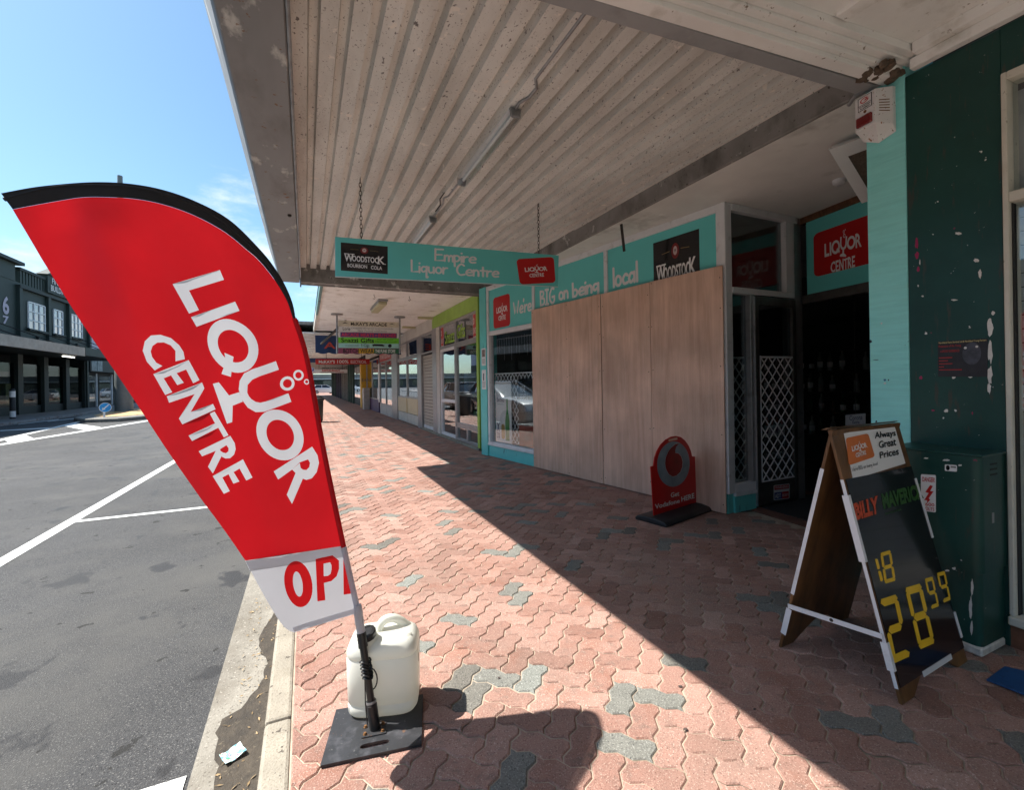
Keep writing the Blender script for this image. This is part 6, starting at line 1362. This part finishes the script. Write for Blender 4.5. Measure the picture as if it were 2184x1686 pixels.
bk_ = thing('book_exchange_sign', 'grey hanging book exchange sign above the restaurant sign', 'sign', (1.7, 32.6, 2.5)); kf_ = quadmap(Z2(175, 862), Z2(372, 864), Z2(372, 880), Z2(175, 880), lambda x, y, h=0.: PY(x, y, 32.6 - h)); MB().hexa([kf_(0, 0), kf_(1, 0), kf_(1, 1), kf_(0, 1)], (0, .05, 0)).build('sign_board', mat('grey_board', (.4, .4, .38), .6), bk_); text('DARGAVILLE BOOK EXCHANGE', kf_, M_blackvinyl, bk_, box=(.03, .15, .97, .85), lift=.01, bold=.02)
for t_, f_ in ((rs_, rf_), (bk_, kf_)):
    for x in (.15, .85): p = f_(x, 1); MB().tube([p + Vector((0, .02, 0)), (p.x, p.y + .02, 3.03)], .012, 6).build('hanger', M_dkmetal, t_)
# ---- parking sign, bin
pk = thing('parking_sign', 'blue and white parking sign on a leaning white pole by the kerb', 'sign', G(*Z2(95, 1015)))
pb0 = PY(*Z2(95, 1040), 24.5); pb0.z = 0; p1 = PY(*Z2(103, 870), 24.5); MB().tube([pb0, p1], .03, 8).build('pole', M_white, pk, smooth=40); q_ = quadmap(Z2(88, 865), Z2(117, 866), Z2(115, 905), Z2(86, 904), lambda x, y, h=0.: PY(x, y, 24.45 - h)); MB().hexa([q_(0, 0), q_(1, 0), q_(1, 1), q_(0, 1)], (0, .02, 0)).build('plate', M_whitev, pk); shape([[(.12, .25), (.88, .25), (.88, .92), (.12, .92)]], q_, mat('parking_blue', (.02, .08, .4), .5), pk, 'symbol_field', .003); text('P', q_, M_whitev, pk, box=(.32, .35, .7, .85), lift=.006, bold=.03)
bn = thing('rubbish_bin', 'dark street rubbish bin by the kerb under the flag tip', 'bin', (.40, 18.0, 0)); c = PY(*Z2(126, 1100), 18.0); MB().lathe((c.x, 18, .001), [(.20, 0), (.24, .05), (.27, .78), (.30, .80), (.30, .86), (.26, .90)], 20).build('body', mat('dark_bin', (.05, .05, .05), .5), bn, smooth=40); MB().lathe((c.x, 18, .9), [(.22, 0), (.24, .03), (.12, .09)], 20).build('lid', M_black, bn, smooth=40)
# ================================================================== ACROSS THE ROAD
LX = -14.0
LF = Fr((LX, 0, RZ), (0, 1, 0), (1, 0, 0))
M_dg2 = mat('dark_green_facade', (.018, .035, .032), .6, var=.18, vs=.8); M_dg3 = mat('dark_trim', (.012, .022, .022), .6)
M_wpane = glass_mat('upper_window_glass', (.25, .3, .34), 2.6); M_glassl = glass_mat('shaded_shop_glass', (.6, .65, .65), .4)
fb = thing('corner_building', 'two storey dark green building with parapet and small pediment across the road', 'building', (-17, 34, RZ))
LF.B('front_wall', M_dg2, fb, 20, 41.9, 3.6, 7.25, -6, 0); LF.B('end_wall', M_dg2, fb, 41.6, 41.9, 0, 3.599, -6, -.02); LF.B('back_fill', M_dark, fb, 20, 41.59, 0, 3.59, -6, -2.4)
LF.B('tall_parapet', M_dg2, fb, 20, 32.9, 7.251, 8.15, -.5, .02); LF.B('parapet_cap', M_dg3, fb, 20, 33.3, 8.151, 8.32, -.6, .25)
LF.B('cornice', M_dg3, fb, 33, 41.95, 6.95, 7.1, .0005, .18); LF.B('parapet_rail', M_dg3, fb, 33.31, 41.9, 7.95, 8.1, -.25, .05)
for k in range(28):
    a = 33.4 + k * .3
    if not 35.9 < a < 38.6: LF.B('baluster', M_dg2, fb, a, a + .16, 7.2505, 7.9495, -.2, .0)
LF.B('pediment_pier', M_dg2, fb, 36.0, 38.9, 7.2505, 8.3, -.35, .12); MB().hexa([LF.pt(35.8, 8.301, -.35), LF.pt(39.1, 8.301, -.35), LF.pt(37.45, 9.0, -.35)], LF.c * .55).build('pediment', M_dg2, fb)
ff_ = lambda x, y, h=0.: LF.pt(36.25 + 2.4 * x, 7.3 + 1.0 * y, .13 + h)
# facade is seen from the road: letters run from far to near reversed (left of the picture is nearer)
text("FINCH'S", ff_, M_whitev, fb, box=(.08, .55, .85, .9), lift=.02, bold=.01); text('BUILDINGS', ff_, M_whitev, fb, box=(.02, .1, .98, .45), lift=.02, bold=.01)
for a in (36.0, 38.6, 33.0, 41.6): LF.B('pilaster', M_dg2, fb, a, a + .28, 3.6, 6.949, .0005, .15)
def lwin(a0, a1, b0, b1, cols, rws):
    w = LF.B('window', M_dg3, fb, a0 - .12, a1 + .12, b0 - .12, b0 - .001, .0005, .16); 
    mb = MB()
    for i in range(cols + 1): x = a0 + (a1 - a0) * i / cols; LF.box(mb, x - .035, x + .035, b0, b1, .01, .07)
    for j in range(rws + 1): z = b0 + (b1 - b0) * j / rws; LF.box(mb, a0 + .036, a1 - .036, z - .035, z + .035, .012, .068)
    mb.build('glazing_bars', M_white, w)
    for i in range(cols):
        for j in range(rws): LF.B('pane', M_wpane, w, a0 + (a1 - a0) * i / cols + .03, a0 + (a1 - a0) * (i + 1) / cols - .03, b0 + (b1 - b0) * j / rws + .03, b0 + (b1 - b0) * (j + 1) / rws - .03, .015, .03)
lwin(34.05, 35.8, 4.85, 6.35, 3, 3); lwin(36.85, 37.95, 4.85, 6.35, 2, 3); lwin(39.1, 40.7, 4.90, 6.38, 3, 3)
for a in (34.9, 39.8): LF.B('downpipe', M_dg3, fb, a, a + .25, 3.7, 4.5, .0005, .12)
text('6', lambda x, y, h=0.: LF.pt(31.75 + .55 * x, 5.35 + .95 * y, .02 + h), mat('lilac_sign', (.45, .4, .5), .5), fb, 'wall_numeral', bold=.03); text('7', lambda x, y, h=0.: LF.pt(31.75 + .5 * x, 4.85 + .42 * y, .02 + h), mat('lilac_sign', (.45, .4, .5)), fb, 'wall_numeral', bold=.03)
LF.B('canopy', M_dg3, fb, 20, 41.6, 3.42, 3.58, .001, 2.9); LF.B('canopy_fascia', M_dg2, fb, 32.6, 41.6, 3.3, 3.75, 2.901, 2.96); LF.B('canopy_fascia', mat('pale_timber_fascia', (.36, .33, .29), .7, var=.15, vs=3), fb, 20, 32.5, 3.25, 3.72, 2.901, 2.97)
for k in range(7): a = 22 + k * 3.1; MB().tube([LF.pt(a, 3.6, 2.8), LF.pt(a - .6, 4.9, .02)], .025, 6).build('tie_rod', M_dkmetal, fb)
for k in range(8):
    a = 20.3 + k * 2.7; LF.B('shop_window', M_glassl, fb, a, a + 2.2, .55, 2.9, -.30, -.27); LF.B('shop_pier', M_dg3, fb, a + 2.21, a + 2.69, 0, 3.4, -.4, -.1); LF.B('stall_riser', M_dg3, fb, a, a + 2.2, .0, .549, -.4, -.26)
    LF.B('display_goods', M_goods[(k + 3) % 6], fb, a + .4, a + 1.6, .6, 1.2 + .3 * (k % 3), -1.4, -1.0)
LF.B('tube_light', mat('lit_tube', (.8, .8, .8), .5, emit=(1, .95, .85, 3.)), fb, 34.4, 35.8, 3.33, 3.38, 1.3, 1.36)
wb = thing('pale_building', 'pale lilac grey building beyond the dark green one', 'building', (-17, 48, RZ)); M_lil = mat('pale_lilac_wall', (.50, .50, .58), .7, var=.06, vs=.6)
LF.B('front_wall', M_lil, wb, 41.95, 58, 3.7, 6.6, -6, 0); LF.B('sign_band', M_dg3, wb, 41.95, 58, 2.7, 3.69, -1, .04); LF.B('base', M_dark, wb, 41.95, 58, 0, 2.69, -6, -.6)
for a in (45.5, 49.5, 53.5): o = LF.B('window', M_white, wb, a, a + 1.6, 4.6, 5.9, .0005, .05); LF.B('pane', M_wpane, o, a + .1, a + 1.5, 4.7, 5.8, .0505, .06)
text('Hunting &', lambda x, y, h=0.: LF.pt(46.0 + 4 * x, 3.1 + .5 * y, .05 + h), M_whitev, wb, bold=.02, lift=.02); text('NEW ZEALAND', lambda x, y, h=0.: LF.pt(46.6 + 4.4 * x, 2.8 + .18 * y, .05 + h), M_greyp, wb, lift=.02)
for k, a in enumerate((42.1, 43.1)): LF.B('sign_poster', mat('pale_poster', (.25, .3, .3), .6, var=.4, vs=3), wb, a, a + .9, 2.75, 3.65, .041, .06)
for k in range(5): a = 42.3 + k * 3; LF.B('shop_window', M_glassd, wb, a, a + 2.3, .5, 2.4, -.59, -.55); LF.B('window_post', M_white, wb, a + 2.35, a + 2.45, .1, 2.6, -.59, -.5)
o3 = thing('distant_block', 'low distant building closing the far end of the street', 'building', (0, 150, 0)); MB().box(-60, 60, 170, 185, RZ, 5).build('wall', mat('distant_wall', (.10, .11, .11), .7, var=.3, vs=.2), o3); MB().box(-60, 60, 167, 169.9, 3.2, 3.6).build('canopy', M_offw, o3)
for k in range(12): MB().box(-55 + k * 9.5, -49 + k * 9.5, 169.85, 169.95, .4, 2.8).build('shop_window', M_glassd, o3)
for k, (a0, a1, hh, c, lb) in enumerate(((8.5, 19.9, 6.2, (.12, .10, .09), 'brown two storey building across the road, mirrored in the shop glass'), (-6, 8.4, 5.0, (.30, .27, .22), 'cream building across the road opposite the camera'), (-26, -6.1, 7.0, (.10, .13, .15), 'slate blue building across the road behind the camera'))):
    ob = thing('opposite_building', lb, 'building', (-17, (a0 + a1) / 2, RZ), 'buildings opposite'); m_ = mat('opposite_paint_%d' % k, c, .7, var=.15, vs=1)
    LF.B('wall', m_, ob, a0, a1, 3.3, hh, -8, 0); LF.B('base', M_dark, ob, a0, a1, 0, 3.299, -8, -.5); LF.B('canopy', M_dg3, ob, a0, a1, 3.1, 3.4, .001, 2.8)
    for q in range(int((a1 - a0) / 2.6)):
        b = a0 + .3 + q * 2.6; LF.B('shop_window', M_glassl, ob, b, b + 2.1, .5, 2.7, -.49, -.46); LF.B('window', M_wpane, ob, b + .3, b + 1.7, 3.9, 4.8, .001, .03)
# ---- traffic island, keep-left sign, lamp post, bollard
il = thing('traffic_island', 'x', 'x'); del il['label']; del il['category']; struct(il)
isl = [(-7.4, 25.0), (-6.75, 26.2), (-6.6, 29), (-6.9, 38), (-8.6, 40.5), (-10.3, 40.0), (-10.2, 30), (-9.6, 27.0), (-8.6, 25.2)]
MB().hexa([(x, y, RZ - .01) for x, y in isl], (0, 0, .17)).build('island_kerb', mat('island_kerb', (.20, .19, .17), .85, var=.25, vs=4), il, bevel=.03)
cxi, cyi = -8.4, 32.5
MB().hexa([(cxi + (x - cxi) * .72, cyi + (y - cyi) * .80, RZ + .161) for x, y in isl], (0, 0, .012)).build('island_paving', mat('orange_island_paving', (.52, .27, .09), .8, var=.2, vs=5, layers=(((.6, .45, .28), 4, .5, .55, (1, 3, 1)),)), il)
kl = thing('keep_left_sign', 'round blue sign with white arrow on the traffic island', 'sign', (-8.35, 26.5, .05)); kp = G(*zo(613, 1537), .05); Yk = kp.y
kz = PY(*zo(619, 1478), Yk); MB().tube([kp, (kp.x, kp.y, kz.z)], .04, 8).build('post', M_white, kl, smooth=40)
rr_ = (PY(*zo(655, 1478), Yk) - PY(*zo(583, 1478), Yk)).length / 2; view = (Vector(CAM) - kz); view.z = 0; view.normalize(); sd_ = Vector((-view.y, view.x, 0)); sd_ = sd_ if sd_.x > 0 else -sd_
kfm = lambda x, y, h=0.: kz + sd_ * (x * rr_) + Vector((0, 0, y * rr_)) + view * (.05 + h)
MB().lathe(kz + view * .03, [(rr_, 0), (rr_, .02)], 28, view).build('disc', M_whitev, kl); shape([circ((0, 0), .9, .9, 28)], kfm, mat('sign_blue', (.01, .30, .70), .4), kl, 'blue_face', .004); shape([[(.62, .50), (.46, .64), (-.25, -.12), (-.42, .06), (-.55, -.55), (.06, -.42), (-.10, -.27)]], kfm, M_whitev, kl, 'arrow', .008)
lpst = thing('street_light', 'grey street light column on the traffic island behind the flag', 'street light', (-9.3, 32.3, .06)); lb_ = G(*zo(730, 1500), .06); z1 = PY(*zo(685, 112), lb_.y).z; t1 = PY(*zo(685, 112), lb_.y)
MB().lathe((lb_.x, lb_.y, RZ + .16), [(.42, 0), (.40, 1.6), (.38, 3.2), (.2, 3.45)], 16).build('base_column', mat('column_grey', (.16, .18, .18), .5, var=.1), lpst, smooth=40); MB().tube([(lb_.x, lb_.y, 3.3), (t1.x + .15, lb_.y, z1)], [.2, .12], 12).build('shaft', mat('column_grey', (.16, .18, .18)), lpst, smooth=40)
bo = thing('bollard', 'black bollard with white bands beside the far kerb', 'bollard', (-12.4, 28.9, .02)); bb = G(*zo(75, 1545), .02); MB().lathe((bb.x, bb.y, RZ + .12), [(.10, 0), (.10, 1.35), (.06, 1.4)], 12).build('post', M_black, bo, smooth=40)
for z in (.08, 1.0): MB().lathe((bb.x, bb.y, RZ + .12 + z), [(.104, 0), (.104, .28)], 12).build('band', M_whitev, bo, smooth=40)
# ---- parked cars
def make_car(name, label, col, loc, rot, kind, grp):
    t = thing(name, label, 'car', loc, grp, rot)
    m = mat('car_paint_' + kind, col, .25, .1, var=0., coat=.7); Lc, Wc = 4.2, .84
    side = [(-2.1, .45), (-2.08, .80), (-1.95, .95), (-1.55, 1.02), (-.9, 1.04), (.95, 1.0), (1.6, .93), (2.0, .80), (2.1, .60), (2.08, .35), (1.9, .25), (-1.95, .25)]
    mb = MB(); n = len(side)
    for wx, s in ((-1, .93), (-.93, 1), (.93, 1), (1, .93)):
        mb.v += [(wx * Wc, x * (.985 if abs(wx) == 1 else 1), z if z < .5 else .5 + (z - .5) * s) for x, z in side]
    for r_ in range(3):
        for i in range(n): mb.f.append((r_ * n + i, r_ * n + (i + 1) % n, (r_ + 1) * n + (i + 1) % n, (r_ + 1) * n + i))
    mb.f += [tuple(range(n))[::-1], tuple(range(3 * n, 4 * n))]
    body = mb.build('body', m, t, world=False, bevel=.03, seg=2, smooth=40)
    roof = MB(); lo = [(-.78, -1.75, 1.0), (.78, -1.75, 1.0), (.78, 1.0, 1.0), (-.78, 1.0, 1.0)]; hi = [(-.60, -1.35, 1.45), (.60, -1.35, 1.45), (.60, .25, 1.45), (-.60, .25, 1.45)]
    roof.add(lo + hi, [(0, 1, 5, 4), (1, 2, 6, 5), (2, 3, 7, 6), (3, 0, 4, 7), (4, 5, 6, 7)]); roof.build('glasshouse', mat('car_glass', (.015, .017, .02), .05, var=0., coat=.5), t, world=False, bevel=.04, seg=2, smooth=40)
    MB().hexa([(-.63, -1.42, 1.44), (.63, -1.42, 1.44), (.63, .32, 1.44), (-.63, .32, 1.44)], (0, 0, .035)).build('roof', m, t, world=False, bevel=.015, seg=2, smooth=40)
    for s in (-1, 1):
        for a, b in ((( .77, .98, 1.02), (.60, .26, 1.45)), ((.78, -.5, 1.02), (.615, -.45, 1.45)), ((.78, -1.72, 1.02), (.61, -1.33, 1.45))): MB().tube([(s * a[0], a[1], a[2]), (s * b[0], b[1], b[2])], .035, 6).build('pillar', m, t, world=False)
        MB().box(s * .88 - .09, s * .88 + .09, .70, .80, .98, 1.10).build('mirror', m, t, world=False, bevel=.03, seg=2)
        MB().hexa([(s * .55, 2.02, .66), (s * .80, 1.93, .66), (s * .80, 1.86, .80), (s * .55, 1.95, .80)], (0, .06, 0)).build('headlight', M_clear if False else mat('lamp_lens', (.6, .62, .64), .1), t, world=False)
        MB().box(s * .70 - .1, s * .70 + .1, -2.11, -2.04, .70, .88).build('tail_light', mat('red_lens', (.16, .004, .006)), t, world=False, bevel=.01)
        for yy in (1.32, -1.3):
            MB().lathe((s * .70 - (.0 if s > 0 else 0), yy, .31), [(.31, -.0), (.315, .06), (.315, .16), (.27, .17)], 22, (s, 0, 0)).build('tyre', M_black, t, world=False, smooth=40); MB().lathe((s * .865, yy, .31), [(.2, 0), (.19, .012)], 16, (s, 0, 0)).build('rim', M_metal, t, world=False)
    MB().box(-.3, .3, 2.085, 2.115, .42, .54).build('number_plate', M_whitev, t, world=False); MB().box(-.55, .55, 2.04, 2.10, .56, .70).build('grille', M_black, t, world=False)
    return t
make_car('parked_car', 'silver hatchback parked far off at the end of the street', (.42, .44, .47), (-1.5, 92, RZ), .9, 'silver', 'parked cars'); make_car('parked_car', 'white sedan parked far off beyond the shaded shop row', (.68, .68, .68), (2.6, 78, RZ + .0), -1.35, 'white', 'parked cars')
make_car('parked_car', 'white car parked at the kerb behind the flag, seen mirrored in the window', (.72, .72, .72), (-1.35, 12.6, RZ), math.pi, 'white', 'parked cars'); make_car('parked_car', 'blue grey car parked at the kerb behind the flag, mirrored in the gift shop glass', (.16, .22, .30), (-1.35, 18.2, RZ), math.pi, 'bluegrey', 'parked cars')
make_car('parked_car', 'second white car parked farther up the kerb behind the flag', (.66, .67, .68), (-1.35, 24.0, RZ), 0, 'white', 'parked cars')
